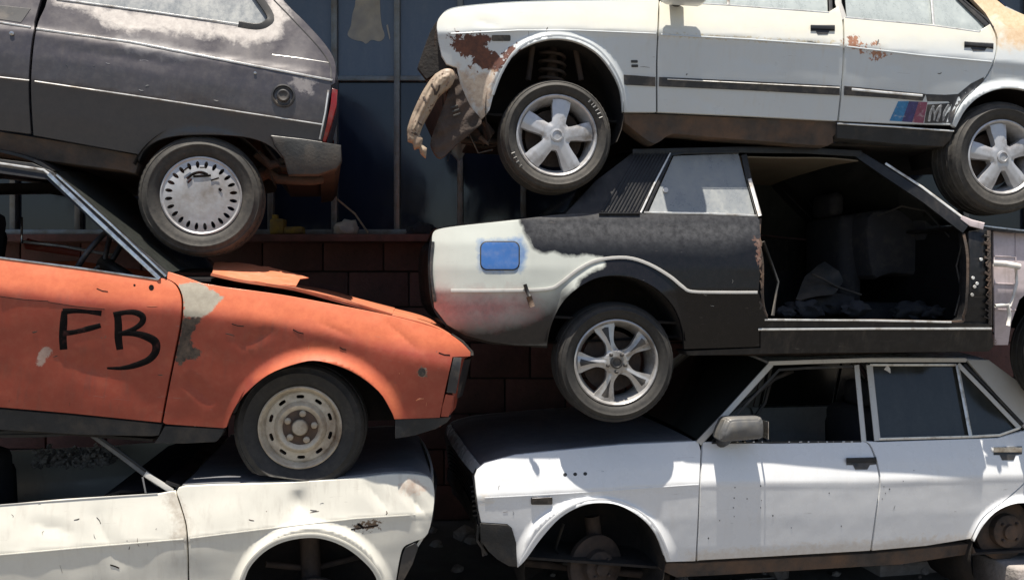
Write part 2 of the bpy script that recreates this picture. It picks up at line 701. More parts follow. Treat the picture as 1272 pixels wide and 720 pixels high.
def star(n, ri, rv, ha_out, ha_in, phase=0.0, pin=0.7, rnd=7):
    pts = []
    st = 2 * math.pi / n
    for k in range(n):
        a = st * (k + phase)
        for q in (-1, -0.5, 0, 0.5, 1):
            pts.append((ri * math.cos(a + ha_out * q), ri * math.sin(a + ha_out * q)))
        hm = (ha_out + ha_in) / 2
        side = [(a + ha_out * 1.02, 0.93 * ri), (a + hm, (1 + pin) / 2 * ri), (a + ha_in, pin * ri)]
        val = [(a + st / 2 - R(rnd), rv * 1.04), (a + st / 2, rv), (a + st / 2 + R(rnd), rv * 1.04)]
        side2 = [(a + st - (t - a), r) for t, r in side[::-1]]
        cur = [(r * math.cos(t), r * math.sin(t)) for t, r in side + val + side2]
        pts += S(cur, 4)
    return pts

def wheel(car, px, py, n, rpx, style, mats, wid=0.175, steer=0.0, spin=0.0, zmin=None, rimfrac=0.69, name='wheel', label=None, camber=0.0, mirror=False):
    c = car.loc(px, py, n)
    rt = rpx * car.scale(px, py, n)
    hw = wid / 2
    rl = rt * rimfrac
    root_loc = Vector((c.x, c.y + hw, c.z))
    if mirror:
        root_loc = Vector((c.x, car.W - c.y - hw, c.z))
    rot = Matrix.Rotation(R(steer), 4, 'Z') @ Matrix.Rotation(R(camber), 4, 'X')
    if mirror:
        rot = Matrix.Rotation(R(180), 4, 'Z') @ rot
    m_tyre, m_rim, m_dark, m_cap = mats
    objs = []
    # rim barrel
    prof = [(rl + 0.004, -hw + 0.012), (rl + 0.002, -hw + 0.002), (rl - 0.004, -hw - 0.001), (rl - 0.010, -hw + 0.004), (rl - 0.014, -hw + 0.016),
            (rl - 0.020, -hw + 0.030), (rl - 0.032, -hw + 0.055), (rl - 0.036, 0.0), (rl - 0.03, hw - 0.04), (rl, hw - 0.006)]
    v, f = lathe(prof, 72)
    ri = rl - 0.017
    def add(v2, f2):
        b = len(v)
        v.extend(v2); f.extend([tuple(i + b for i in q) for q in f2])
    sm = True
    cap_bm = None
    if style == 'cover':          # pressed wheel cover with a ring of oval holes
        yf = lambda r: -hw - 0.004 + 0.10 * max(0, (r / rl - 0.55)) ** 2 * 0.6
        add(*lathe([(rl * 0.62, yf(rl * 0.62) + 0.0), (rl * 0.45, yf(rl * 0.45) - 0.003), (rl * 0.30, -hw - 0.006), (0.0005, -hw - 0.006)], 72))
        add(*holed_ring(24, rl * 0.62, rl * 0.93, rl * 0.80, 0.44, rl * 0.095, yf, 0.012))
        add(*lathe([(rl * 0.93, yf(rl * 0.93)), (rl * 0.965, yf(rl * 0.93) - 0.003), (rl * 0.99, yf(rl) + 0.002), (rl * 0.99, yf(rl) + 0.02)], 72))
    elif style == 'steel':
        yf = lambda r: -hw + 0.032 - 0.02 * (1 - (r / rl)) 
        add(*lathe([(rl * 0.92, -hw + 0.03), (rl * 0.88, -hw + 0.034), (rl * 0.84, yf(rl * 0.84))], 72))
        add(*holed_ring(10, rl * 0.64, rl * 0.84, rl * 0.745, 0.40, rl * 0.042, yf, 0.012, hp=4.0, phase=0.3))
        add(*lathe([(rl * 0.64, yf(rl * 0.64)), (rl * 0.60, -hw + 0.012), (rl * 0.54, -hw + 0.004), (rl * 0.48, -hw + 0.006), (rl * 0.42, -hw + 0.016),
                    (rl * 0.22, -hw + 0.014), (rl * 0.20, -hw + 0.002), (rl * 0.17, -hw - 0.004), (0.0005, -hw - 0.006)], 72))
    elif style == 'drum':
        v, f = lathe([(rl, 0.02), (rl, -0.01), (rl * 0.96, -0.014), (rl * 0.55, -0.014), (rl * 0.53, -0.05), (rl * 0.48, -0.056), (rl * 0.25, -0.058),
                      (rl * 0.24, -0.075), (0.0005, -0.08)], 48)
    o = mesh_obj(name, v, f, m_rim, car.root)
    o.data.set_sharp_from_angle(angle=R(38))
    o.matrix_local = Matrix.Translation(root_loc) @ rot @ Matrix.Rotation(R(spin), 4, 'Y')
    if label: o['label'] = label
    if style == 'fivestar':
        def yfun(x, z):
            r = math.hypot(x, z) / ri
            a = math.atan2(z, x)
            k = a / (2 * math.pi / 5) - 0.25
            lat = abs(k - round(k)) * 2 * math.pi / 5 * r
            return -hw + 0.002 + 0.016 * max(0, r - 0.25) ** 1.2 + 0.045 * max(0, lat - 0.10 ) * (1 if r > 0.3 else 0)
        bm = plate(star(5, ri, ri * 0.40, R(15), R(20), 0.25, pin=0.60, rnd=9), yfun, 0.034, 0.008)
        bm_obj('spoke_face', bm, m_cap, o, angle=50)
        v2, f2 = lathe([(ri * 0.19, -hw + 0.006), (ri * 0.18, -hw - 0.003), (ri * 0.13, -hw - 0.005), (ri * 0.12, -hw - 0.001), (0.0005, -hw - 0.002)], 32)
        q = mesh_obj('centre_cap', v2, f2, m_cap, o); q.data.set_sharp_from_angle(angle=R(35))
    if style == 'split':
        def yfun(x, z):
            r = math.hypot(x, z) / ri
            a = math.atan2(z, x)
            k = (a / (2 * math.pi / 5) - 0.25)
            lat = abs(k - round(k)) * 72
            g = 0.006 * min(1, lat / 9) ** 2 if r > 0.3 else 0
            return -hw + 0.004 + 0.012 * r + g
        bm = plate(star(5, ri, ri * 0.33, R(16), R(12.5), 0.25, pin=0.52, rnd=9), yfun, 0.03, 0.006)
        bm_obj('spoke_face', bm, m_cap, o, angle=45)
        for k in range(5):
            a = 2 * math.pi / 5 * (k + 0.25)
            pl = [(0.44, 0), (0.70, -3.2), (0.92, -6), (0.94, 0), (0.92, 6), (0.70, 3.2)]
            v2 = []
            for dy in (-0.0012, 0.004):
                v2 += [(ri * q * math.cos(a + R(t)), yfun(ri * q * math.cos(a + R(t)), ri * q * math.sin(a + R(t))) + dy, ri * q * math.sin(a + R(t))) for q, t in pl]
            mesh_obj('spoke_inset', v2, [tuple(range(6)), tuple(range(11, 5, -1))] + [(i, i + 6, (i + 1) % 6 + 6, (i + 1) % 6) for i in range(6)], m_dark, o, smooth=False)
        v2, f2 = lathe([(ri * 0.16, -hw + 0.0), (ri * 0.155, -hw - 0.008), (ri * 0.12, -hw - 0.009), (ri * 0.10, -hw - 0.002), (0.0005, -hw - 0.001)], 32)
        q = mesh_obj('centre_cap', v2, f2, m_dark, o); q.data.set_sharp_from_angle(angle=R(35))
    if style in ('fivestar', 'split'):
        v2, f2 = lathe([(0.0005, 0.0), (rl * 0.72, 0.0), (rl * 0.72, 0.012), (0.0005, 0.012)], 48)
        mesh_obj('brake_disc', v2, f2, M['rustdark'], o, smooth=False)
    if style in ('steel', 'split', 'drum'):
        nb = 5 if style != 'drum' else 4
        rb = {'steel': 0.34, 'split': 0.22, 'drum': 0.36}[style] * rl
        yb = {'steel': -hw + 0.008, 'split': -hw - 0.002, 'drum': -0.064}[style]
        bd = None
        for k in range(nb):
            a = 2 * math.pi * (k + 0.5) / nb
            v2, f2 = lathe([(0.016 if style == 'steel' else 0.009, 0.014), (0.014 if style == 'steel' else 0.008, -0.006), (0.007, -0.008), (0.0005, -0.008)], 10)
            b = mesh_obj('wheel_bolt', v2, f2, m_dark, o) if bd is None else link(bpy.data.objects.new('wheel_bolt', bd), o)
            bd = b.data
            b.location = (rb * math.cos(a), yb, rb * math.sin(a))
    if style == 'steel':
        v2, f2 = lathe([(rl * 0.43, -hw + 0.0145), (rl * 0.40, -hw + 0.013), (rl * 0.24, -hw + 0.0115), (rl * 0.21, -hw + 0.0)], 48)
        mesh_obj('hub_ring', v2, f2, M['rustmid'], o)
    if style == 'drum':
        return o
    # tyre
    h_ = rt - rl
    tp = [(rl - 0.002, -hw + 0.016), (rl + 0.004, -hw + 0.004), (rl + 0.10 * h_, -hw + 0.0), (rl + 0.13 * h_, -hw - 0.004), (rl + 0.35 * h_, -hw - 0.011), (rl + 0.5 * h_, -hw - 0.013),
          (rl + 0.53 * h_, -hw - 0.0155), (rl + 0.57 * h_, -hw - 0.0155), (rl + 0.60 * h_, -hw - 0.012),
          (rl + 0.78 * h_, -hw - 0.006), (rl + 0.80 * h_, -hw - 0.0075), (rl + 0.90 * h_, -hw + 0.002), (rl + 0.95 * h_, -hw + 0.008), (rt - 0.004, -hw + 0.016), (rt - 0.0005, -hw + 0.024)]
    nsho = len(tp)
    gro = [-0.055, -0.018, 0.018, 0.055]
    tread = []
    for g in gro:
        g *= wid / 0.175
        tread += [(rt, g - 0.007), (rt - 0.007, g - 0.005), (rt - 0.007, g + 0.005), (rt, g + 0.007)]
    tp2 = tp + tread + [(r, -y) for r, y in tp[::-1]]
    seg = 120
    NN = len(tp2)
    def mod(i, j, r, y):
        if (nsho - 3 <= j < nsho or NN - nsho <= j < NN - nsho + 3) and i % 2 == 0:
            return r - 0.004, y * 0.985
        return r, y
    vt, ft = lathe(tp2, seg, mod)
    if zmin is not None:
        # squashed contact patch; zmin = photo row of the surface it stands on
        zl = car.loc(px, zmin, n).z - c.z
        vt = [(x, y * (1 + 0.12 * max(0, 1 - (z - zl) / 0.05)) if z < zl + 0.05 else y, max(z, zl + 0.002 * (z - zl))) for x, y, z in vt]
    t = mesh_obj('tyre', vt, ft, m_tyre, o)
    t.data.set_sharp_from_angle(angle=R(40))
    t.matrix_parent_inverse = Matrix.Identity(4)
    t.matrix_local = (Matrix.Rotation(R(spin), 4, 'Y')).inverted()
    return o

# ------------------------------------------------------------------ materials
M = {}
M['tyre'] = None
def tyre_mat(name, col=(0.030, 0.029, 0.028), dusty=(0.17, 0.15, 0.12), amt=0.6):
    col = tuple(c * 0.38 for c in col); dusty = tuple(c * 0.38 for c in dusty)
    t = NT(name)
    n1 = t.noise(7, 5, 0.6)
    n2 = t.noise(45, 6, 0.7)
    c = t.mix(t.rng(n2, 0.3, 0.7), tuple(x * 0.75 for x in col), tuple(x * 1.5 for x in col))
    m = t.math('MULTIPLY', t.rng(n1, 0.36, 0.70), t.rng(n2, 0.25, 0.65))
    c = t.mix(t.math('MULTIPLY', m, amt), c, dusty)
    t.setin(t.b, 'Base Color', c)
    t.b.inputs['Roughness'].default_value = 0.72
    t.bump(n2, 0.25, 0.004)
    return t.m
M['tyre'] = tyre_mat('tyre_rubber')
M['tyre_dusty'] = tyre_mat('tyre_rubber_dusty', (0.045, 0.042, 0.038), (0.24, 0.21, 0.17), 0.75)
M['alloy'] = simple('alloy_grey_silver', (0.46, 0.46, 0.47), 0.38, 0.35, 0.12, 20, (0.16, 0.13, 0.10), 0.35)
M['alloy_bright'] = simple('alloy_bright', (0.42, 0.41, 0.40), 0.33, 0.5, 0.12, 16, (0.12, 0.10, 0.08), 0.35)
M['cover_silver'] = simple('wheel_cover_silver', (0.42, 0.42, 0.43), 0.42, 0.25, 0.15, 12, (0.17, 0.14, 0.11), 0.45)
M['steel_rim'] = simple('painted_steel_rim', (0.52, 0.46, 0.36), 0.5, 0.15, 0.2, 18, (0.15, 0.09, 0.05), 0.5)
M['rustdark'] = simple('rusty_iron', (0.045, 0.033, 0.027), 0.85, 0.1, 0.45, 22, (0.075, 0.050, 0.038), 0.5, 0.5, 70)
M['rustmid'] = simple('rusty_sill_metal', (0.050, 0.041, 0.035), 0.88, 0.0, 0.45, 12, (0.13, 0.075, 0.045), 0.5, 0.5, 50)
M['under'] = simple('underseal', (0.013, 0.011, 0.010), 0.9, 0, 0.4, 14, (0.035, 0.026, 0.020), 0.4, 0.4, 50)
M['black_plastic'] = simple('black_plastic', (0.022, 0.022, 0.024), 0.5, 0, 0.25, 20, (0.12, 0.10, 0.08), 0.35)
M['grey_plastic'] = simple('grey_plastic_bumper', (0.024, 0.025, 0.026), 0.65, 0, 0.25, 12, (0.075, 0.062, 0.05), 0.4, 0.2, 80, 0.3)
M['rubber'] = simple('seal_rubber', (0.015, 0.015, 0.016), 0.6, 0, 0.2, 20, (0.08, 0.07, 0.055), 0.3)
M['chrome'] = simple('tarnished_chrome', (0.62, 0.61, 0.59), 0.22, 0.9, 0.12, 30, (0.22, 0.17, 0.12), 0.4)
M['bright_trim'] = simple('bright_trim', (0.66, 0.65, 0.62), 0.35, 0.4, 0.12, 30, (0.22, 0.17, 0.12), 0.3)
M['interior'] = simple('dark_interior_trim', (0.008, 0.008, 0.009), 0.95, 0, 0.3, 10, spec=0.1)
M['interior_grey'] = simple('grey_seat_cloth', (0.020, 0.021, 0.026), 0.9, 0, 0.25, 30, (0.045, 0.042, 0.040), 0.3)
M['headliner'] = simple('beige_headliner', (0.14, 0.12, 0.085), 0.9, 0, 0.15, 8, (0.14, 0.10, 0.07), 0.4)
M['redlens'] = simple('red_lamp_lens', (0.26, 0.016, 0.014), 0.2, 0, 0.15, 30, (0.18, 0.10, 0.08), 0.3)
M['darklens'] = simple('dark_lamp', (0.03, 0.028, 0.028), 0.25, 0, 0.3, 40, (0.12, 0.10, 0.08), 0.4)
M['spray_black'] = simple('black_spray_paint', (0.006, 0.005, 0.005), 0.9, 0, 0.3, 60, (0.05, 0.02, 0.018), 0.25, spec=0.1)
M['mirror_grey'] = simple('grey_mirror_shell', (0.10, 0.10, 0.10), 0.45, 0.1, 0.12, 20, (0.18, 0.165, 0.14), 0.4)
M['white_bit'] = simple('white_plastic', (0.62, 0.60, 0.57), 0.5, 0, 0.1, 20, (0.3, 0.25, 0.2), 0.3)

def glass(name, tint, rough=0.06, dust=(0.45, 0.45, 0.42), damt=0.3, trans=0.35, streak=1.0):
    t = NT(name)
    st = t.noise(6, 6, 0.62, stretch=(2.2, 2.2, 0.5))
    fine = t.noise(50, 6, 0.7)
    m = t.math('MULTIPLY', t.rng(st, 0.25, 0.8), t.rng(fine, 0.1, 0.75))
    m = t.math('MULTIPLY', m, damt * 2, clamp=True)
    t.setin(t.b, 'Base Color', t.mix(m, tint, dust))
    t.setin(t.b, 'Roughness', t.mixf(m, rough, 0.6))
    t.setin(t.b, 'Transmission Weight', t.mixf(m, trans, 0.0))
    t.b.inputs['Specular IOR Level'].default_value = 0.5
    return t.m
M['glass_dark'] = glass('tinted_glass', (0.022, 0.024, 0.022), 0.10, (0.11, 0.115, 0.105), 0.16, 0.12)
M['glass_pale'] = glass('dusty_pale_glass', (0.36, 0.40, 0.40), 0.12, (0.42, 0.46, 0.45), 0.8, 0.2)
M['glass_dusty'] = glass('dusty_side_glass', (0.22, 0.24, 0.26), 0.15, (0.28, 0.29, 0.28), 0.8, 0.25)
M['glass_blue'] = glass('blue_office_glass', (0.080, 0.105, 0.145), 0.06, (0.18, 0.20, 0.23), 0.30, 0.0)
M['glass_navy'] = glass('navy_office_glass', (0.010, 0.016, 0.032), 0.05, (0.03, 0.035, 0.05), 0.2, 0.0)

# paints -------------------------------------------------------------
RUST = ((0.13, 0.045, 0.025), (0.055, 0.022, 0.016))
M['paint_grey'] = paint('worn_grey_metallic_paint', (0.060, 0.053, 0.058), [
    ('low', (0.030, 0.034, 0.040), (0.040, 0.042, 0.046), 0.5, 8, 4, 3, 0.75),  # shade of the inward-leaning lower flank put into the colour
    ('peel', (0.46, 0.43, 0.40), (0.34, 0.31, 0.29), 0.6, 16, 10, 6, 0.92),
    ('peel2', (0.40, 0.37, 0.35), (0.30, 0.27, 0.26), 0.6, 30, 8, 2, 0.6),
    ('peel3', (0.40, 0.39, 0.38), (0.30, 0.30, 0.30), 0.6, 20, 8, 8, 0.45)],
    rough=0.36, coat=0.3, metal=0.15, var=0.15, dust_amt=0.09, grime_amt=0.3)
M['paint_orange'] = paint('faded_orange_paint_lit_top', (0.28, 0.043, 0.020), [  # base darkened to stand for shade below the crease
    ('faded', (0.62, 0.157, 0.062), (0.54, 0.122, 0.047), 0.55, 6, 5, 9, 0.92),  # paler tone stands for sunlight on the upper flank and arch
    ('primer', (0.34, 0.31, 0.25), (0.27, 0.24, 0.19), 0.8, 30, 4, 1, 1.0),
    ('mess', (0.025, 0.021, 0.017), (0.10, 0.07, 0.05), 0.9, 50, 5, 1, 1.0),
    ('chip', (0.45, 0.32, 0.26), (0.36, 0.24, 0.19), 0.8, 40, 4, 1, 1.0),
    ('chip2', (0.30, 0.25, 0.18), (0.12, 0.09, 0.06), 0.8, 60, 5, 1, 1.0)],
    rough=0.5, coat=0.12, var=0.08, dust=(0.47, 0.19, 0.11), dust_amt=0.17, grime=(0.13, 0.045, 0.032), grime_amt=0.75, speck=(0.14, 0.07, 0.05), speck_th=0.735)
M['paint_white_left'] = paint('chalky_white_paint', (0.62, 0.60, 0.53), [
    ('cornrust', (0.50, 0.36, 0.28), (0.60, 0.52, 0.44), 0.7, 30, 10, 3, 0.8),
    ('seamdirt', (0.44, 0.39, 0.32), (0.26, 0.21, 0.16), 0.8, 60, 8, 6, 0.65),
    ('bits', (0.12, 0.08, 0.05), (0.2, 0.13, 0.08), 0.8, 60, 10, 1, 1.0)],
    rough=0.42, coat=0.2, var=0.04, dust=(0.55, 0.52, 0.46), dust_amt=0.3, grime=(0.34, 0.30, 0.25), grime_amt=0.65, speck_th=0.755)
M['paint_white_top'] = paint('lit_and_shaded_white_paint', (0.50, 0.53, 0.54), [  # bluish base stands for shade on the lower flank
    ('yellow', (0.74, 0.70, 0.56), (0.71, 0.68, 0.58), 0.45, 3, 6, 14, 0.8),  # warm sunlight painted into the colour above the crease
    ('tan', (0.52, 0.33, 0.17), (0.62, 0.47, 0.29), 0.6, 12, 16, 8, 0.85),
    ('rust1', *RUST, 0.9, 26, 14, 1, 1.0),
    ('rustw', (0.56, 0.44, 0.31), (0.34, 0.22, 0.14), 0.8, 22, 16, 6, 0.8),
    ('rust2', (0.24, 0.10, 0.06), (0.42, 0.22, 0.13), 0.9, 40, 14, 1, 1.0),
    ('scrape', (0.40, 0.35, 0.24), (0.55, 0.50, 0.38), 0.8, 40, 7, 1, 0.9)],
    rough=0.36, coat=0.3, var=0.03, dust=(0.55, 0.53, 0.48), dust_amt=0.25, grime=(0.42, 0.36, 0.26), grime_amt=0.35, speck=(0.3, 0.14, 0.07), speck_th=0.76)
M['paint_coupe'] = paint('two_tone_primer_coupe', (0.48, 0.50, 0.46), [
    ('black', (0.006, 0.006, 0.007), (0.010, 0.009, 0.010), 0.24, 15, 3, 2.5, 1.0),
    ('lowblack', (0.008, 0.007, 0.007), (0.020, 0.014, 0.014), 0.4, 8, 4, 15, 0.97),
    ('pink', (0.36, 0.12, 0.12), (0.22, 0.08, 0.08), 0.6, 10, 10, 14, 0.8),
    ('dustband', (0.19, 0.19, 0.195), (0.06, 0.06, 0.06), 0.7, 40, 3, 16, 0.4),
    ('halo', (0.05, 0.14, 0.36), (0.12, 0.24, 0.42), 0.5, 22, 5, 4, 0.8),
    ('edge', (0.11, 0.05, 0.035), (0.17, 0.12, 0.10), 0.9, 60, 8, 1, 1.0)],
    rough=0.38, coat=0.03, spec=0.3, var=0.05, dust=(0.30, 0.29, 0.27), dust_amt=0.05, grime=(0.20, 0.20, 0.17), grime_amt=0.12, speck=(0.1, 0.08, 0.06), speck_th=0.78)
M['paint_faded_orange'] = paint('bleached_orange_sheet', (0.46, 0.14, 0.065), rough=0.5, coat=0.1, var=0.15, dust=(0.5, 0.3, 0.22), dust_amt=0.3, grime=(0.15, 0.07, 0.05), grime_amt=0.6)
M['bumper_tan'] = paint('scraped_bumper_paint', (0.27, 0.21, 0.15), rough=0.6, coat=0.0, var=0.25, dust=(0.20, 0.12, 0.08), dust_amt=0.7, grime=(0.12, 0.06, 0.04), grime_amt=0.9, speck_th=0.62)
M['paint_blue_flap'] = paint('blue_flap_paint', (0.030, 0.115, 0.34), rough=0.42, coat=0.25, var=0.08, dust_amt=0.15, grime_amt=0.2)
M['paint_black'] = paint('black_car_paint', (0.010, 0.010, 0.011), rough=0.38, coat=0.03, spec=0.3, var=0.2, dust=(0.10, 0.095, 0.09), dust_amt=0.15, grime_amt=0.3)
M['shaded_bonnet'] = paint('shade_darkened_white_bonnet', (0.16, 0.165, 0.18), rough=0.4, coat=0.1, var=0.25, dust=(0.26, 0.25, 0.24), dust_amt=0.3, grime=(0.05, 0.05, 0.05), grime_amt=0.8)  # white paint darkened to stand for deep shade under the car above
M['paint_pillar'] = paint('white_frame_paint', (0.50, 0.49, 0.46), rough=0.4, coat=0.2, var=0.05, dust_amt=0.3, grime_amt=0.4)
M['paint_apron'] = paint('mauve_inner_wing_paint', (0.50, 0.43, 0.44), rough=0.6, coat=0.0, var=0.12, dust=(0.30, 0.26, 0.25), dust_amt=0.5, grime_amt=0.6, speck_th=0.68)
M['paint_white_low'] = paint('glossy_white_paint', (0.66, 0.67, 0.68), [
    ('faint', (0.58, 0.52, 0.42), (0.68, 0.64, 0.58), 0.6, 26, 14, 4, 0.6),
    ('lowdirt', (0.50, 0.42, 0.33), (0.62, 0.57, 0.50), 0.6, 30, 10, 4, 0.6),
    ('holes', (0.01, 0.01, 0.01), (0.01, 0.01, 0.01), 0.9, 60, 2, 0.6, 1.0)],
    rough=0.26, coat=0.4, var=0.02, dust=(0.60, 0.58, 0.55), dust_amt=0.16, grime=(0.48, 0.43, 0.36), grime_amt=0.22, speck_th=0.77)

def fbowl(cx, cy, rx, ry, amp, w=0.16):
    """outward flare round a wheel arch"""
    def g(x, y):
        r = math.hypot((x - cx) / rx, (y - cy) / ry)
        if y > cy + ry * 0.6: 
            return 0.0
        if r < 1.0: r = 1.0
        t = (r - 1.0) / w
        if t > 1: return 0.0
        return amp * (1 - t) ** 1.5
    return g
def prof(line, knots):
    K = sorted(knots)
    tx = [k[0] for k in K]; hy = [k[1] for k in K]
    def g(x, y):
        t = y - line(x)
        return float((np.interp(t - 3, tx, hy) + np.interp(t, tx, hy) + np.interp(t + 3, tx, hy)) / 3)
    return g
def lin(*pts):
    X = [p[0] for p in pts]; Y = [p[1] for p in pts]
    return lambda x: float(np.interp(x, X, Y)) if X[0] <= x <= X[-1] else (Y[0] + (x - X[0]) * (Y[1] - Y[0]) / (X[1] - X[0]) if x < X[0] else Y[-1] + (x - X[-1]) * (Y[-1] - Y[-2]) / (X[-1] - X[-2]))
def dent(seed, amp=0.002, f=0.012):
    return lambda x, y: amp * (mnoise.noise(Vector((x * f, y * f * 1.3, seed))) + 0.5 * mnoise.noise(Vector((x * f * 2.3, y * f * 2.6, seed + 5))))
def crease(x0, y0, x1, y1, dep, w):
    L2 = (x1 - x0) ** 2 + (y1 - y0) ** 2
    def g(x, y):
        t = ((x - x0) * (x1 - x0) + (y - y0) * (y1 - y0)) / L2
        if t < -0.3 or t > 1.3: return 0.0
        u = min(max(t, 0), 1)
        dd = math.hypot(x - x0 - u * (x1 - x0), y - y0 - u * (y1 - y0)) / w
        if dd > 1: return 0.0
        return -dep * (1 - dd) ** 1.4 * math.sin(math.pi * min(max((t + 0.15) / 1.3, 0), 1))
    return g
def addh(*fs):
    return lambda x, y: sum(f(x, y) for f in fs)
def rrect(x0, y0, x1, y1, r, n=5):
    pts = []
    for (cx, cy, a) in ((x1 - r, y0 + r, -90), (x1 - r, y1 - r, 0), (x0 + r, y1 - r, 90), (x0 + r, y0 + r, 180)):
        for i in range(n + 1):
            t = R(a + 90 * i / n)
            pts.append((cx + r * math.cos(t), cy + r * math.sin(t)))
    return pts
def ell(cx, cy, rx, ry, n=20):
    return [(cx + rx * math.cos(2 * math.pi * i / n), cy + ry * math.sin(2 * math.pi * i / n)) for i in range(n)]

def seat(car, px, py, n, s=1.0, mat=None, name='seat'):
    """front seat: cushion, backrest and headrest, rounded"""
    c = car.loc(px, py, n)
    mat = mat or M['interior_grey']
    bm = bmesh.new()
    bm_box(bm, c, (0.50 * s, 0.50, 0.17), bev=0.05)
    o = bm_obj(name, bm, mat, car.root, angle=50)
    bm = bmesh.new()
    sg = 1 if s > 0 else -1
    bm_box(bm, (c.x - 0.27 * s, c.y, c.z + 0.30), (0.14, 0.48, 0.60), rot=None, bev=0.05)
    bm_obj('seat_back', bm, mat, o, angle=50)
    bm = bmesh.new()
    bm_box(bm, (c.x - 0.30 * s, c.y, c.z + 0.67), (0.09, 0.26, 0.14), bev=0.035)
    bm_obj('headrest', bm, mat, o, angle=50)
    return o
def steering(car, px, py, n, r=0.19):
    c = car.loc(px, py, n)
    pts = [(r * math.cos(2 * math.pi * i / 28), r * math.sin(2 * math.pi * i / 28), 0) for i in range(29)]
    v, f = tube_data(pts, 0.013, 8, False)
    b = len(v)
    for a in (90, 210, 330):
        v2, f2 = tube_data([(0, 0, -0.03), (r * math.cos(R(a)), r * math.sin(R(a)), 0)], 0.011, 6)
        f += [tuple(i + len(v) for i in q) for q in f2]; v += v2
    v2, f2 = tube_data([(0, 0, -0.25), (0, 0, -0.01)], 0.03, 10)
    f += [tuple(i + len(v) for i in q) for q in f2]; v += v2
    o = mesh_obj('steering_wheel', v, f, M['black_plastic'], car.root)
    o.location = c
    return o

# ================================================================== CAR A: grey hatchback, upper left (nose to the left, rear in view)
A = Car('hatchback_car', 'faded dark grey hatchback with a slotted wheel cover, stacked on the orange coupe', 'car',
        3.93, (250, 200), 12, 0.15, 1.60, 320, group='scrap cars stacked in two columns')
La = lin((0, 96), (40, 100), (200, 124), (402, 156))
Ua = lin((0, 28), (40, 35), (160, 52), (280, 75), (413, 100))
def hA(x, y, base=prof(La, [(-300, -.30), (-170, -.15), (-66, -.018), (-60, -.004), (-30, 0.004), (0, 0.0), (3, -.004), (40, -.032), (80, -.07), (140, -.12)]),
       fl=fbowl(250, 243, 86, 80, 0.006, 0.12), d=dent(1.0, 0.0022)):
    e = max(0, (x - 372) / 45) ** 2 * 0.035
    return base(x, y) - e + fl(x, y) + d(x, y)
A.h = addh(hA, crease(70, 60, 230, 82, 0.004, 12), crease(210, 120, 300, 150, 0.004, 16))
A.regions = [
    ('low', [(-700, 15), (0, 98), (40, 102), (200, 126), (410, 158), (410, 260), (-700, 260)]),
    ('peel', [(62, -30), (64, -8), (72, 4), (100, 12), (125, 20), (135, 34), (165, 38), (200, 40), (240, 42), (290, 50), (320, 55), (345, 46), (356, 25), (352, 0), (340, -30), (325, -20), (337, 20), (325, 33), (300, 32), (100, 3), (76, -3)]),
    ('peel2', [(358, 100), (372, 96), (392, 100), (386, 118), (372, 112)]),
    ('peel3', [(150, 48), (240, 66), (225, 70), (160, 58)]),
]
seamA = S([(64, -60), (57, 0), (46, 28), (40, 60), (37, 110), (40, 168)])
winA = [(76, 0), (190, 16), (300, 33), (318, 35), (330, 33), (337, 26), (337, 16), (325, 0), (300, -36), (270, -64)]
archA = S([(172, 200), (179, 186), (196, 174), (223, 168), (270, 167), (311, 171), (336, 181), (350, 195)], 4)
rearA = S([(294, -70), (351, 0), (378, 27), (404, 56), (416, 78), (416, 101)], 4)
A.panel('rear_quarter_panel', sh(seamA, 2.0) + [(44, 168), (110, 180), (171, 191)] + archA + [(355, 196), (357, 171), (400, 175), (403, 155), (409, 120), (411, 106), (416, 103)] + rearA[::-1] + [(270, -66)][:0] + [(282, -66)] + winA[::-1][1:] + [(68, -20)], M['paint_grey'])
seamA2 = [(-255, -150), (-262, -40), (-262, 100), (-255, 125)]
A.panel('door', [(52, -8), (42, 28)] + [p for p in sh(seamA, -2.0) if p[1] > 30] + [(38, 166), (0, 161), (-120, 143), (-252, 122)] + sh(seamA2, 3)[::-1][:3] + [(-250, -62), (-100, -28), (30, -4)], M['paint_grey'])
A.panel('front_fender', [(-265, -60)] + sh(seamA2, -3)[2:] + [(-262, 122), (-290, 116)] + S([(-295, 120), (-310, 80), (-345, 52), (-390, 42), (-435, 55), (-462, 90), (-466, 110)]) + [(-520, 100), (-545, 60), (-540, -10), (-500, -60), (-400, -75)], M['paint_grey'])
# recessed handle
A.panel('door_handle', [(-14, 6), (0, 7), (38, 11), (26, 28), (0, 24), (-14, 23)], M['black_plastic'], off=0.002, flange=0.004)
A.strip('belt_moulding', [(-250, -8), (-100, 14), (0, 28), (38, 34)], 2.6, M['bright_trim'])
A.strip('belt_moulding', [(45, 36), (160, 52), (280, 75), (413, 100)], 2.8, M['bright_trim'])
A.strip('side_moulding', [(-250, 60), (-100, 82), (0, 96), (36, 100)], 1.8, M['bright_trim'])  # bright strips stand for the highlight along the lower crease
A.strip('side_moulding', [(43, 101), (200, 124), (402, 155)], 1.8, M['bright_trim'])  # also stands for the highlight along the lower crease
A.strip('window_trim', [(70, -1), (190, 15), (300, 31)], 2.4, M['bright_trim'])
A.strip('window_seal', S([(296, 31), (318, 34), (331, 30), (336, 20), (322, -2), (300, -32), (270, -62)], 4), 10, M['rubber'], off=0.004, thick=0.02)
A.panel('side_window', [(70, -62), (74, 2), (190, 18), (300, 36), (322, 36), (334, 24), (322, 0), (297, -34), (268, -62)], M['glass_dusty'], off=-0.018, flange=0.004)
A.panel('door_window', [(-240, -120), (-240, -60), (-100, -26), (50, -4), (54, -60), (50, -85)], M['glass_dark'], off=-0.018, flange=0.004)
A.strip('tailgate_seam', S([(340, 0), (372, 33), (398, 62), (410, 82), (411, 103)], 4), 2.2, M['rubber'], off=0.001)
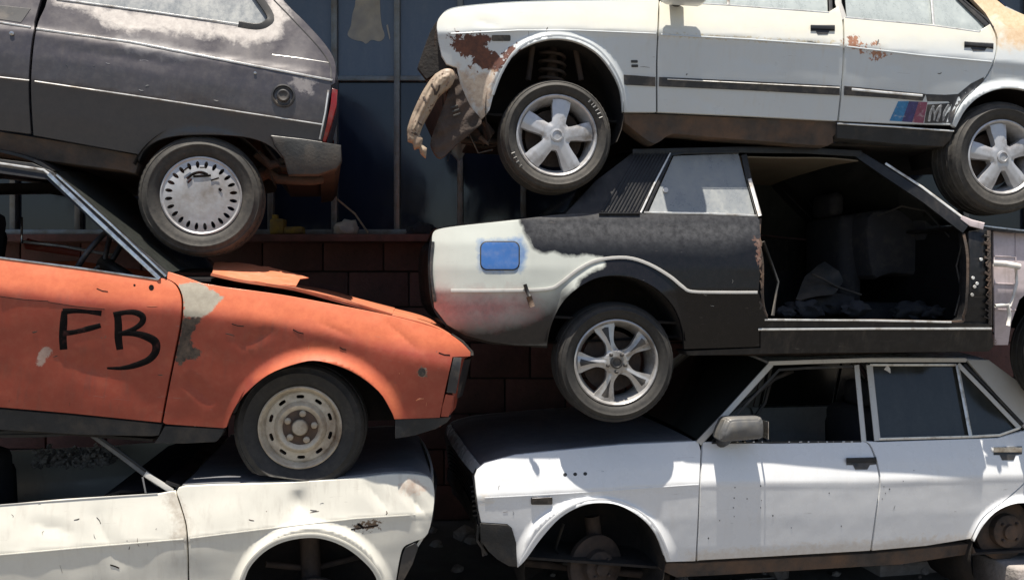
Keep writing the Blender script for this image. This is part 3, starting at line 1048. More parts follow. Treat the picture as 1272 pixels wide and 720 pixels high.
A.strip('panel_scratch', [(338, 68), (370, 72), (408, 78)], 1.2, M['bright_trim'], off=0.0005, thick=0.001)
rv = [(351, 0)]
A.across('tailgate', [(290, -74), (351, 0), (378, 27), (404, 56), (415, 78), (415, 101), (409, 125), (403, 170)], M['paint_grey'], crown=0.03, off=-0.02)
A.across('roof', S([(-330, -120), (-240, -152), (-80, -150), (80, -128), (290, -76)], 4), M['paint_grey'], crown=0.05, off=-0.01)
A.across('windscreen', [(-400, -74), (-330, -120)], M['glass_dark'], crown=0.04, off=-0.03)
A.across('bonnet', S([(-545, -10), (-500, -62), (-400, -76)], 3), M['paint_grey'], crown=0.03, off=-0.01)
A.across('front_panel', [(-520, 100), (-546, 60), (-545, -10)], M['paint_grey'], crown=0.03, off=-0.01)
A.strip('roof_rail', [(-238, -150), (-80, -146), (80, -124), (285, -76)], 14, M['paint_grey'], off=-0.01, thick=0.03, both=True)
A.strip('door_pillar', [(60, -62), (64, -126)], 16, M['paint_grey'], off=-0.01, thick=0.03, both=True)
# filler cap
def disc_part(car, name, px, py, prof_, mat, parent=None, seg=36, n=None, label=None):
    c = car.loc(px, py, car.h(px, py) if n is None else n)
    v, f = lathe(prof_, seg)
    o = mesh_obj(name, v, f, mat, parent or car.root)
    o.data.set_sharp_from_angle(angle=R(35))
    o.location = c
    if label: o['label'] = label
    return o
fc = disc_part(A, 'fuel_cap', 352, 119, [(0.054, 0.004), (0.052, -0.006), (0.045, -0.008), (0.041, -0.001), (0.030, 0.001), (0.027, -0.012), (0.022, -0.014), (0.012, -0.010), (0.0005, -0.010)], M['black_plastic'])
disc_part(A, 'lock_button', 317, 91, [(0.006, 0.003), (0.006, -0.005), (0.0005, -0.006)], M['chrome'], seg=12)
disc_part(A, 'lock_button', 15, 42, [(0.009, 0.003), (0.009, -0.006), (0.0005, -0.008)], M['chrome'], seg=12)
# tail lamp
A.panel('tail_lamp', [(413, 110), (419, 112), (418, 130), (411, 155), (404, 176), (401, 175), (406, 155), (411, 130)], M['redlens'], off=0.004, flange=0.12, step=8)
A.strip('lamp_trim', [(408, 112), (404, 140), (397, 173)], 2.2, M['bright_trim'], off=0.006)
A.prism('rear_bumper', [(336, 168), (380, 173), (424, 180), (425, 200), (419, 209), (395, 217), (358, 217), (352, 196), (340, 180)], M['grey_plastic'], -0.012, 0.05, bev=0.01)
A.prism('bumper_bar', [(398, 178), (423, 181), (424, 200), (417, 209), (398, 212)], M['grey_plastic'], 0.0505, 1.60, bev=0)
A.strip('bumper_trim', [(337, 169), (380, 174), (400, 177)], 1.6, M['bright_trim'], off=0.016)
# sill, underside
A.panel('sill', [(-255, 126), (-120, 146), (0, 164), (44, 171), (110, 182), (170, 193), (171, 206), (168, 215), (150, 211), (118, 207), (57, 199), (0, 191), (-255, 156)], M['rustmid'], off=-0.022, flange=0.12)
A.across('floor_pan', [(-480, 130), (-255, 150), (0, 185), (165, 210)], M['under'], crown=0.0, off=-0.05)
A.across('rear_floor', [(150, 190), (200, 150), (320, 165), (350, 205), (400, 205)], M['under'], crown=0, off=-0.08)
A.well(250, 240, 92, M['under'], 0.45, a0=20, a1=165)
A.well(-387, 130, 80, M['under'], 0.45)
A.tube('exhaust_pipe', [(330, 212, -.25), (345, 222, -.25), (385, 224, -.3), (400, 222, -.32)], 0.025, M['rustdark'])
A.tube('suspension_arm', [(255, 246, -.2), (300, 226, -.25), (350, 205, -.3)], 0.035, M['rustdark'])
A.tube('suspension_bracket', [(318, 190, -.12), (335, 205, -.14), (352, 200, -.16)], 0.022, M['rustdark'])
WA = (M['tyre_dusty'], M['cover_silver'], M['black_plastic'], M['cover_silver'])
wheel(A, 250, 243, -0.035, 79, 'cover', WA, rimfrac=0.64, wid=0.165, zmin=None)
wheel(A, -387, 118, -0.035, 78, 'cover', WA, rimfrac=0.64, wid=0.165)
seat(A, -70, 60, -0.45, -1)
cover = [o for o in A.root.children if o.name.startswith('wheel')][-1]
for pts_, w_ in (([(232, 222), (240, 216), (250, 214), (258, 217)], 3.5), ([(233, 227), (238, 222)], 2.5), ([(240, 219), (262, 218)], 3.0), ([(262, 224), (272, 221)], 2.0), ([(248, 208), (256, 208)], 1.5), ([(272, 234), (275, 237)], 3.5), ([(228, 212), (236, 206)], 2.0)):
    A.strip('scuff_mark', S(pts_, 3), w_, M['spray_black'], off=-0.0255, thick=0.0015, hfun=lambda x, y: 0.0)

# ================================================================== CAR B: orange coupe, middle left (nose to the right)
B = Car('coupe_car', 'faded orange coupe with FB sprayed in black on its door, above the chalky white car', 'car',
        3.79, (372, 450), 7, 0.14, 1.55, 600, group='scrap cars stacked in two columns')
Lb = lin((0, 364), (75, 376), (225, 388), (340, 404), (403, 417), (470, 436), (560, 456))
def hB(x, y, base=prof(Lb, [(-220, -.22), (-52, -.045), (-30, -.020), (-6, 0.0), (0, 0.002), (6, 0.0), (40, -.017), (100, -.048), (160, -.080), (190, -.098)]),
       fl=fbowl(392, 545, 98, 96, 0.032, 0.19), d=dent(2.0, 0.0040)):
    e = max(0, (x - 500) / 80) ** 2 * 0.05
    return base(x, y) - e + fl(x, y) + d(x, y)
B.h = addh(hB, crease(480, 400, 520, 436, 0.006, 14), crease(300, 430, 340, 410, 0.004, 12), crease(60, 440, 150, 470, 0.005, 22), crease(232, 470, 262, 500, 0.007, 14), crease(395, 400, 440, 420, 0.003, 9))
B.regions = [
    ('faded', S([(318, 468), (340, 452), (370, 437), (400, 433), (436, 445), (468, 466), (492, 496), (494, 520)], 3) + S([(486, 512), (470, 485), (437, 463), (397, 450), (369, 453), (340, 466)], 3)),  # sunlit crescent painted round the wheel arch
    ('faded', [(-700, 260), (0, 300), (210, 330), (330, 350), (600, 400), (600, 440), (470, 425), (403, 409), (225, 380), (0, 356), (-700, 270)]),  # sunlit tone painted above the crease
    ('primer', [(222, 352), (250, 352), (277, 369), (268, 378), (262, 388), (252, 394), (228, 395), (228, 375)]),
    ('mess', [(227, 394), (252, 394), (244, 404), (237, 418), (240, 430), (251, 438), (243, 447), (233, 445), (226, 452), (216, 448), (220, 430), (224, 412)]),
    ('chip', [(53, 431), (60, 430), (65, 434), (58, 446), (50, 454), (43, 449)]),
    ('chip2', [(519, 461), (523, 455), (530, 459), (529, 467), (522, 469)]),
]
seamB = S([(206, 346), (219, 354), (226, 372), (225, 400), (219, 432), (210, 476), (201, 524)], 4)
B.panel('door', [(-262, 312), (-60, 310), (0, 320), (100, 333), (190, 346)] + sh(seamB, -1.6) + [(82, 512), (0, 505), (-60, 497), (-250, 474)], M['paint_orange'], step=6)
archB = S([(281, 530), (288, 512), (304, 489), (333, 465), (369, 451), (397, 448), (437, 461), (470, 485), (486, 510), (490, 520)], 4)
B.panel('front_fender', sh(seamB, 1.8)[::-1] + [(209, 338), (225, 343), (250, 352)] + S([(280, 357), (347, 366), (413, 378), (487, 393), (547, 410), (570, 423), (584, 437)], 4) + [(584, 442), (562, 443), (553, 482), (546, 518), (491, 520)] + archB[::-1] + [(278, 531), (206, 526)], M['paint_orange'], step=3.2)
gdoor = [o for o in B.root.children if o.name.startswith('door')][0]
K = dict(hfun=B.h, flat=True)
def stroke(pts, w, nm='spray_stroke'):
    return B.strip(nm, S(pts, 5), [q * 1.2 for q in w], M['spray_black'], off=0.0010, thick=0.0009, parent=gdoor, hfun=B.h, flat=True)
def wid(pts, ws):
    n = (len(pts) - 1) * 5 + 1
    return [float(np.interp(i, np.linspace(0, n - 1, len(ws)), ws)) for i in range(n)]
st = [(80, 386), (79, 400), (78, 418), (79, 434)]; stroke(st, wid(st, [6, 8, 8, 8]))
st = [(78, 387), (92, 386), (108, 387), (126, 389)]; stroke(st, wid(st, [7, 5, 4, 6]))
st = [(79, 414), (94, 412), (110, 408), (125, 404)]; stroke(st, wid(st, [6, 5, 6, 5]))
st = [(146, 390), (147, 404), (147, 420), (149, 434)]; stroke(st, wid(st, [7, 8, 8, 7]))
st = [(141, 391), (155, 388), (168, 388), (177, 393), (176, 401), (165, 409), (147, 415)]; stroke(st, wid(st, [6, 5, 6, 7, 6, 5, 4]))
st = [(147, 414), (166, 414), (182, 418), (193, 425), (193, 437), (184, 447), (166, 454), (150, 457), (133, 457)]; stroke(st, wid(st, [5, 6, 8, 9, 8, 7, 6, 4, 2]))
# small marks on the flank
B.panel('keyhole', ell(188, 357, 3.2, 3.6, 10), M['spray_black'], off=0.001, flange=0.002, both=False)
B.panel('keyhole', ell(167, 354, 1.4, 1.4, 8), M['spray_black'], off=0.001, flange=0.002, both=False)
B.panel('indicator_hole', ell(524, 462, 4.5, 5.5, 12), M['darklens'], off=0.002, flange=0.002, both=True)
for (x0, y0, x1, y1, w) in ((120, 358, 134, 362, 1.0), (364, 409, 377, 414, 1.3), (288, 402, 303, 405, 1.2), (422, 431, 430, 434, 1.4), (545, 438, 559, 441, 1.8), (0, 368, 60, 374, 0.9), (60, 375, 130, 384, 0.8)):
    B.strip('scratch', [(x0, y0), ((x0 + x1) / 2, (y0 + y1) / 2 + 1), (x1, y1)], w, M['spray_black'], off=0.0008, thick=0.0006)
B.panel('sill', [(-255, 478), (-60, 500), (0, 508), (82, 515), (201, 527), (197, 540), (188, 541), (100, 539), (0, 533), (-255, 505)], M['grey_plastic'], off=-0.012, flange=0.2)
B.panel('fender_skirt', [(205, 529), (278, 533), (274, 541), (268, 548), (230, 550), (192, 550), (198, 542)], M['grey_plastic'], off=-0.006, flange=0.06)
B.panel('front_valance', [(491, 521), (546, 519), (560, 518), (555, 524), (541, 532), (515, 540), (491, 544)], M['grey_plastic'], off=-0.004, flange=0.2)
# nose
B.panel('headlamp_bezel', [(564, 444), (573, 444), (571, 462), (566, 488), (555, 487), (559, 465)], M['black_plastic'], off=0.002, flange=0.03, step=8)
B.panel('nose_corner', [(554, 490), (563, 491), (560, 508), (557, 517), (548, 517), (550, 504)], M['paint_orange'], off=0.002, flange=0.08, step=8)
B.across('front_panel', [(582, 440), (574, 446), (568, 470), (562, 510), (546, 530)], M['paint_orange'], crown=0.05, off=-0.02)
B.across('grille', [(576, 447), (570, 475), (565, 495)], M['black_plastic'], crown=0.07, off=-0.14)
B.strip('bonnet_lip', [(560, 416), (574, 425), (586, 438), (586, 441)], 5, M['grey_plastic'], off=-0.004, thick=0.02)
# bonnet: sprung up, with a torn folded rear corner
B.across('bonnet', S([(262, 340), (300, 348), (368, 359), (430, 375), (487, 390)], 4), M['paint_faded_orange'], crown=0.004, off=-0.035, wob=0.010)
B.across('bonnet_front', S([(487, 391), (530, 402), (560, 416), (582, 436)], 4), M['paint_faded_orange'], crown=0.004, off=-0.012)
B.strip('bonnet_edge', [(330, 352), (365, 357), (430, 373), (487, 390)], 2.2, M['paint_faded_orange'], off=-0.022, thick=0.01)
def smooth_curve3(pts, sub):
    out = []
    n = len(pts)
    for i in range(n):
        a, b = pts[i], pts[(i + 1) % n]
        for k in range(sub):
            out.append(tuple(a[q] + (b[q] - a[q]) * k / sub for q in range(3)))
    return out
def sheet(car, name, pts, mat, thick=0.003, step=0.03, wob=0.012, label=None):
    """torn loose sheet metal: pts (px,py,n) polygon fanned about its middle"""
    P = [car.loc(p[0], p[1], p[2]) for p in smooth_curve3(pts, 3)]
    c = sum(P, Vector()) / len(P)
    rings = [[c.lerp(p, k) for p in P] for k in (0.33, 0.66, 1.0)]
    bm = bmesh.new()
    n = len(P)
    def crumple(v):
        k = wob * mnoise.noise(v * 9)
        return v + Vector((k * .4, k, k))
    lay = []
    for dy in (0.0, thick):
        cv = bm.verts.new(crumple(c) + Vector((0, dy, -dy)))
        rr_ = [[bm.verts.new(crumple(v) + Vector((0, dy, -dy))) for v in g] for g in rings]
        for i in range(n):
            j = (i + 1) % n
            bm.faces.new((cv, rr_[0][i], rr_[0][j]))
            for a in (0, 1):
                bm.faces.new((rr_[a][i], rr_[a + 1][i], rr_[a + 1][j], rr_[a][j]))
        lay.append(rr_[2])
    for i in range(n):
        j = (i + 1) % n
        bm.faces.new((lay[0][i], lay[1][i], lay[1][j], lay[0][j]))
    o = bm_obj(name, bm, mat, car.root, angle=50)
    if label: o['label'] = label
    return o
sheet(B, 'folded_bonnet_corner', [(266, 326, -.36), (296, 324, -.40), (322, 330, -.38), (334, 330, -.40), (356, 337, -.34), (384, 344, -.28), (372, 347, -.22), (367, 356, -.10), (330, 352, -.14), (290, 348, -.16), (262, 343, -.16)], M['paint_faded_orange'], label='torn orange sheet metal folded up at the rear corner of the bonnet')
B.across('cowl', [(200, 345), (226, 346), (262, 346)], M['paint_black'], crown=0.02, off=-0.05)
B.across('inner_wing', [(262, 352), (330, 420), (480, 420), (530, 470)], M['under'], crown=0, off=-0.06)
# roof, pillar, glass
B.strip('roof_drip_rail', [(-250, 188), (-80, 190), (0, 203), (54, 211), (66, 220)], 3, M['bright_trim'], off=0.006, both=True)
B.panel('roof_side', [(-250, 186), (-80, 186), (0, 198), (40, 203), (66, 214), (74, 224), (52, 222), (0, 215), (-80, 202), (-250, 202)], M['paint_black'], off=-0.008, flange=0.03)
B.across('roof', S([(-330, 190), (-230, 176), (-60, 178), (30, 193), (66, 212)], 4), M['paint_black'], crown=0.035, off=-0.015)
B.across('windscreen', [(66, 213), (140, 280), (207, 340)], M['glass_dark'], crown=0.05, off=-0.03)
B.panel('windscreen_pillar', [(60, 218), (72, 218), (140, 280), (212, 342), (204, 346), (196, 346), (128, 286), (58, 222)], M['paint_black'], off=-0.003, flange=0.03)
B.strip('pillar_trim', [(60, 216), (120, 273), (198, 346)], 5.5, M['chrome'], off=0.010, thick=0.012)
B.strip('pillar_trim', [(70, 217), (136, 277), (206, 343)], 3.0, M['chrome'], off=0.008, thick=0.008)
B.strip('belt_trim', [(-250, 312), (-60, 311), (0, 320), (100, 333), (196, 347)], 2.6, M['chrome'], off=0.004)
# inside
B.across('dashboard', [(206, 346), (170, 350), (150, 352), (146, 372), (170, 430)], M['interior'], crown=0.0, off=-0.06)
B.tube('inner_door_edge', [(28, 300, -1.0), (80, 306, -1.0), (145, 318, -1.0)], 0.008, M['bright_trim'])
B.tube('inner_door_pull', [(27, 270, -.9), (27, 302, -.95)], 0.006, M['chrome'])
sheet(B, 'torn_door_card', [(28, 302, -1.05), (34, 296, -1.0), (40, 298, -1.0), (100, 312, -1.02), (98, 318, -1.02), (30, 310, -1.05)], M['paint_orange'])
B.across('floor_pan', [(-255, 500), (0, 530), (190, 545)], M['under'], crown=0.0, off=-0.06)
B.across('bulkhead', [(206, 346), (215, 440), (205, 540)], M['under'], crown=0.0, off=-0.06)
seat(B, 20, 430, -0.42, 1); seat(B, 20, 430, -1.05, 1)
st_ = steering(B, 122, 322, -0.42); st_.rotation_euler = (0, R(-65), 0)
B.well(390, 540, 104, M['under'], 0.4, a0=8, a1=172)
wheel(B, 373, 531, -0.10, 83, 'steel', (M['tyre'], M['steel_rim'], M['steel_rim'], M['steel_rim']), rimfrac=0.625, wid=0.175, zmin=594, steer=-1, spin=20)
# rear end outside the frame
archB2 = S([(-440, 470), (-425, 430), (-385, 405), (-340, 408), (-305, 435), (-298, 470)], 4)
B.panel('rear_quarter_panel', [(-266, 312), (-268, 400), (-256, 474), (-290, 474)] + archB2[::-1] + [(-445, 470), (-545, 450), (-560, 380), (-550, 300), (-400, 296), (-300, 306)], M['paint_orange'])
B.across('boot_lid', S([(-560, 320), (-545, 300), (-430, 292)], 3), M['paint_orange'], off=-0.01)
B.across('tail_panel', [(-545, 450), (-560, 380), (-552, 302)], M['paint_orange'], off=-0.01)
B.across('rear_window', [(-430, 294), (-330, 192)], M['glass_dark'], off=-0.03, crown=0.04)
B.panel('rear_pillar', [(-262, 190), (-262, 308), (-430, 294), (-332, 190)], M['paint_orange'], off=-0.01)
wheel(B, -370, 470, -0.05, 80, 'steel', (M['tyre'], M['steel_rim'], M['rustdark'], M['steel_rim']), rimfrac=0.625, wid=0.175)
B.well(-370, 475, 84, M['under'], 0.4)

# ================================================================== CAR C: white car, lower left (nose to the right)
C = Car('saloon_car', 'chalky white car at the bottom left, the orange coupe standing on its bonnet', 'car',
        3.775, (300, 600), 9, -0.045, 1.50, 855, group='scrap cars stacked in two columns')
Lc = lin((0, 689), (136, 677), (229, 669), (320, 658), (341, 656), (441, 644), (538, 638))
def hC(x, y, base=prof(Lc, [(-220, -.22), (-66, -.045), (-30, -.018), (-4, 0.0), (0, 0.004), (4, -.002), (60, -.022), (120, -.060), (180, -.11)]),
       fl=fbowl(388, 755, 96, 99, 0.026, 0.12), d=dent(3.0, 0.0050)):
    e = max(0, (x - 475) / 65) ** 2 * 0.05
    b = 0.012 * math.exp(-((x - 372) / 14) ** 2 - ((y - 622) / 20) ** 2)
    return base(x, y) - e + fl(x, y) + d(x, y) - b
C.h = addh(hC, crease(370, 612, 376, 642, 0.012, 16), crease(500, 606, 530, 640, 0.01, 12), crease(512, 600, 520, 655, 0.009, 9), crease(120, 640, 150, 700, 0.006, 18), crease(40, 650, 90, 660, 0.005, 16), crease(455, 600, 480, 630, 0.006, 14))
C.regions = [
    ('cornrust', [(498, 598), (522, 600), (532, 606), (520, 616), (504, 612), (496, 606)]),
    ('seamdirt', [(208, 612), (219, 612), (231, 640), (234, 672), (226, 672), (214, 668), (222, 650), (206, 625)]),
    ('bits', [(438, 652), (450, 649), (462, 646), (472, 647), (470, 655), (458, 658), (440, 656)]),
]
seamC = S([(218, 610), (226, 634), (232, 661), (234, 720), (234, 800)], 4)
C.panel('door', [(-250, 640), (0, 628), (78, 621), (175, 615), (196, 614)] + sh(seamC, -1.4) + [(120, 806), (-240, 830)], M['paint_white_left'])
archC = S([(303, 790), (300, 745), (306, 712), (322, 690), (345, 675), (372, 668), (398, 668), (425, 677), (449, 694), (467, 716), (474, 750), (478, 785)], 4)
C.panel('front_fender', sh(seamC, 1.6)[::-1] + [(222, 606), (229, 604)] + S([(270, 602), (320, 601), (381, 598), (441, 594), (486, 589), (520, 590), (536, 597), (539, 623), (531, 662), (514, 672), (502, 678), (497, 690), (492, 718), (486, 760), (482, 785)], 4) + archC[::-1] + [(300, 795), (238, 800)], M['paint_white_left'], step=3.2)
C.strip('pressed_crease', [(-240, 708), (0, 689), (136, 677), (228, 669.5)], 2.6, M['paint_white_left'], off=0.0012, thick=0.005)
C.strip('pressed_crease', [(236, 668.5), (320, 658), (441, 644), (516, 639)], 2.6, M['paint_white_left'], off=0.0012, thick=0.005)
C.strip('arch_lip', S([(296, 790), (295, 745), (302, 711), (319, 687), (343, 671), (371, 664), (399, 664), (427, 673), (452, 690), (471, 714), (479, 745)], 4), 4.0, M['paint_white_left'], off=0.003, thick=0.008)
C.strip('windscreen_pillar', [(98, 528), (150, 566), (204, 607)], [7] * 3, M['mirror_grey'], off=-0.12, thick=0.03, both=True)  # grey stands for shade on the white pillar
C.strip('pillar_trim', [(108, 532), (160, 569), (212, 608)], 4, M['paint_black'], off=-0.11, thick=0.02)
C.strip('pillar_foot', [(180, 588), (214, 610)], 8, M['paint_pillar'], off=-0.045, thick=0.02)  # paler paint stands for sunlight on the pillar's foot
C.strip('vent_frame', [(177, 592), (181, 612)], 2.5, M['mirror_grey'], off=-0.012, thick=0.01)
C.strip('window_trim', [(-250, 638), (0, 627), (120, 618), (196, 613)], 2, M['paint_pillar'], off=0.002)
C.across('bonnet', S([(226, 603), (270, 600), (320, 599), (381, 595), (441, 591), (486, 587), (520, 587), (536, 594)], 4), M['shaded_bonnet'], crown=0.0, off=-0.03, wob=0.008)
C.across('front_panel', [(537, 598), (538, 623), (530, 662), (506, 700), (496, 735)], M['paint_white_left'], crown=0.03, off=-0.025)
C.across('grille', [(540, 610), (536, 650)], M['black_plastic'], crown=0.035, off=-0.2)
C.panel('corner_bumper', [(500, 690), (504, 680), (516, 674), (519, 680), (512, 700), (500, 722), (494, 722)], M['black_plastic'], off=0.006, flange=0.08)
C.across('windscreen_base', [(222, 606), (205, 600)], M['paint_black'], crown=0.0, off=-0.05)
C.across('dashboard', [(214, 610), (150, 612), (130, 618), (128, 660)], M['interior'], crown=0.0, off=-0.08)
C.across('bulkhead', [(222, 610), (224, 700), (220, 800)], M['under'], crown=0.0, off=-0.06)
C.across('floor_pan', [(-240, 826), (0, 812), (225, 800)], M['under'], crown=0, off=-0.06)
C.across('crushed_roof', S([(-240, 548), (-60, 543), (60, 535), (100, 531)], 4), M['paint_black'], crown=0.0, off=-0.06, wob=0.02)
C.strip('roof_rail', [(-240, 548), (-60, 543), (60, 535), (100, 531)], 9, M['paint_black'], off=-0.07, thick=0.03, both=True)
C.well(388, 755, 96, M['under'], 0.4, a0=-40, a1=220)
C.tube('suspension_strut', [(384, 655, -.3), (386, 700, -.28), (388, 750, -.25)], 0.045, M['rustdark'])
C.tube('track_rod', [(330, 700, -.25), (388, 706, -.3), (450, 690, -.4)], 0.014, M['rustdark'])
wheel(C, 388, 770, -0.08, 46, 'drum', (M['tyre'], M['rustdark'], M['rustdark'], M['rustdark']), rimfrac=1.0, name='brake_drum')
seat(C, 60, 720, -0.42, 1); seat(C, 60, 720, -1.0, 1)
sill_ = C.panel('sill', [(-240, 832), (120, 808), (234, 802), (300, 797), (300, 812), (-240, 848)], M['rustmid'], off=-0.015, flange=0.1)
C.panel('rear_quarter_panel', [(-254, 640), (-250, 830), (-300, 835)] + S([(-305, 800), (-330, 745), (-385, 730), (-440, 750), (-462, 800)], 3) + [(-560, 820), (-580, 700), (-560, 650)], M['paint_white_left'])
C.across('boot_lid', [(-560, 650), (-400, 640), (-254, 638)], M['paint_white_left'], off=-0.01)
C.across('tail_panel', [(-560, 820), (-580, 700), (-560, 650)], M['paint_white_left'], off=-0.01)
C.prism('door_lining', [(-240, 640), (0, 632), (205, 616), (225, 680), (225, 790), (-240, 820)], M['interior'], C.W - .17, C.W - .15, bev=0)
C.prism('rear_seat', [(-240, 600), (-180, 596), (-160, 700), (-240, 720)], M['interior_grey'], .2, C.W - .3, bev=0.02)
# grey crumbled padding seen through the window opening
bm = bmesh.new()
rr = random.Random(3)
c0 = C.loc(50, 575, -1.15); c1 = C.loc(142, 571, -1.05)
for i in range(420):
    t = rr.random()
    p = c0.lerp(c1, t) + Vector((0, rr.uniform(-.12, .12), rr.uniform(-0.02, 0.085) * (0.5 + 0.5 * math.sin(t * 9 + 1) ** 2)))
    rm = bmesh.ops.create_icosphere(bm, subdivisions=1, radius=rr.uniform(.006, .016))
    for v in rm['verts']:
        v.co = v.co * rr.uniform(.7, 1.3) + p
M['gravelly'] = simple('grey_crumbled_foam', (0.30, 0.27, 0.25), 0.9, 0, 0.4, 30)
o = bm_obj('crumbled_padding', bm, M['gravelly'], C.root)
tag(o, 'grey crumbled padding heaped inside the white car', None, kind='stuff')
for (x0, y0, x1, y1, w) in ((436, 657, 470, 652, 1.6), (444, 650, 452, 656, 3), (120, 642, 125, 650, 1.0), (137, 701, 148, 705, 1.8)):
    C.strip('scratch', [(x0, y0), ((x0 + x1) / 2 + 1, (y0 + y1) / 2), (x1, y1)], w, M['spray_black'], off=0.0008, thick=0.0006)

# ================================================================== CAR F: white saloon, lower right (nose to the left)
FY = 8.0
Fc = Car('saloon_car', 'glossy white four-door car at the bottom right, wheels missing, grey door mirror still fitted', 'car',
         4.22, (690, 600), 10.0, -0.012, 1.50, 705, group='scrap cars stacked in two columns')
Lf = lin((600, 618), (860, 602), (1094, 598), (1272, 592))
archFpts = [(643, 704), (653, 694), (672, 668), (695, 643), (719, 629), (742, 624), (769, 627), (797, 643), (816, 665), (828, 697)]
def hF(x, y, base=prof(Lf, [(-300, -.36), (-170, -.20), (-55, -.058), (-50, -.050), (-26, -.020), (-4, 0.0), (0, 0.003), (4, -.002), (40, -.019), (80, -.044), (120, -.085)]),
       fl=fbowl(740, 705, 93, 81, 0.024, 0.12), fl2=fbowl(1275, 690, 66, 66, 0.03, 0.18), d=dent(4.0, 0.0013)):
    e = max(0, (630 - x) / 55) ** 2 * 0.045
    return base(x, y) - e + fl(x, y) + fl2(x, y) + d(x, y)
Fc.h = hF
Fc.regions = [
    ('faint', ell(607, 622, 8, 6, 12)),
    ('lowdirt', [(855, 686), (1210, 664), (1210, 690), (855, 702)]),
    ('holes', [(0, 0), (1, 0), (1, 1)]),
]
Fc.regions = Fc.regions[:2]
seamF = S([(872, 549), (870, 591), (868, 640), (865, 696)], 3)
Fc.panel('front_fender', [(590, 592), (593, 583), (602, 575), (640, 565), (700, 559), (773, 552), (867, 548)] + sh(seamF, -1.4)[1:] + [(828, 697)] + S(archFpts, 4)[::-1] + [(642, 690), (641, 673), (636, 655), (630, 650), (598, 648), (595, 634), (592, 612)], M['paint_white_low'], step=3.2)
seamF2 = S([(1072, 548), (1080, 552), (1088, 571), (1093, 599), (1088, 640), (1082, 683)], 4)
Fc.panel('front_door', sh(seamF, 1.5) + [(868, 695), (960, 690)] + sh(seamF2, -1.4)[::-1] + [(1060, 549), (960, 551)], M['paint_white_low'])
archF2 = S([(1210, 672), (1222, 651), (1242, 632), (1272, 624), (1305, 636), (1325, 664), (1328, 680)], 4)
seamF3 = S([(1274, 535), (1284, 560), (1280, 590), (1252, 618), (1222, 642), (1207, 668)], 4)
Fc.panel('rear_door', sh(seamF2, 1.4) + [(1150, 677)] + sh(seamF3, -1.2)[::-1] + [(1240, 544), (1092, 549)], M['paint_white_low'], step=3.2)
Fc.panel('rear_quarter_panel', sh(seamF3, 1.4) + archF2 + [(1400, 672), (1430, 640), (1436, 560), (1425, 530), (1340, 524)], M['paint_white_low'], step=3.2)
Fc.strip('pressed_crease', [(602, 618), (700, 613), (860, 602), (868, 601.8)], 2.2, M['paint_white_low'], off=0.0012, thick=0.005)
Fc.strip('arch_lip', S([(646, 700), (668, 664), (692, 640), (717, 625), (742, 620), (771, 623), (800, 639), (820, 663), (832, 694)], 4), 3.6, M['paint_white_low'], off=0.003, thick=0.008)
# window surround
Fc.strip('windscreen_pillar', [(868, 550), (900, 516), (958, 452)], [9, 8, 8], M['paint_pillar'], off=0.004, thick=0.03, both=True)
Fc.strip('roof_side', [(955, 451), (1010, 449), (1078, 447), (1200, 447)], 6, M['paint_pillar'], off=0.006, thick=0.03, both=True)
Fc.strip('door_frame', [(885, 548), (912, 518), (968, 459), (1000, 457), (1060, 455)], 3.5, M['rubber'], off=-0.002, thick=0.02, both=True)
Fc.strip('door_pillar', [(1064, 453), (1073, 548)], 7, M['paint_pillar'], off=0.002, thick=0.03, both=True)
Fc.strip('door_pillar', [(1080, 453), (1090, 547)], 9, M['paint_pillar'], off=0.003, thick=0.03, both=True)
Fc.strip('window_divider', [(1189, 453), (1206, 543)], 5, M['bright_trim'], off=0.004, thick=0.02, both=True)
Fc.strip('window_frame', [(1190, 452), (1228, 491), (1267, 532)], 6, M['paint_pillar'], off=0.004, thick=0.02, both=True)
Fc.strip('window_frame', [(1092, 545), (1205, 542), (1242, 540), (1267, 531)], 3.5, M['bright_trim'], off=0.004, thick=0.02, both=True)
Fc.strip('window_frame', [(1081, 453), (1188, 453)], 3.0, M['bright_trim'], off=0.004, thick=0.02)
Fc.strip('door_seam', [(1198, 452), (1232, 486), (1271, 527)], 4, M['rubber'], off=-0.004, thick=0.01)
Fc.panel('rear_pillar', [(1202, 447), (1228, 447), (1262, 472), (1340, 524), (1275, 533), (1240, 492)], M['paint_pillar'], off=-0.004)
Fc.panel('rear_window', [(1078, 451), (1190, 451), (1207, 545), (1090, 549)], M['glass_dark'], off=-0.012, flange=0.004)
Fc.panel('quarter_glass', [(1190, 455), (1267, 531), (1240, 543), (1205, 544)], M['glass_dark'], off=-0.012, flange=0.004)
Fc.strip('torn_sticker', [(1100, 456), (1104, 459), (1106, 463)], [8, 5, 1], M['white_bit'], off=-0.009, thick=0.001)
Fc.strip('window_shelf', [(884, 550), (960, 549), (1070, 548)], 2.5, M['rubber'], off=0.002, thick=0.01)
for k in range(16):
    x = 893 + k * 11 + random.uniform(-2, 2)
    if 7 < k or k < 6:
        Fc.strip('weatherstrip_clip', [(x, 548.5), (x + random.uniform(1, 4), 548.3)], 1.5, M['bright_trim'], off=0.007, thick=0.003)
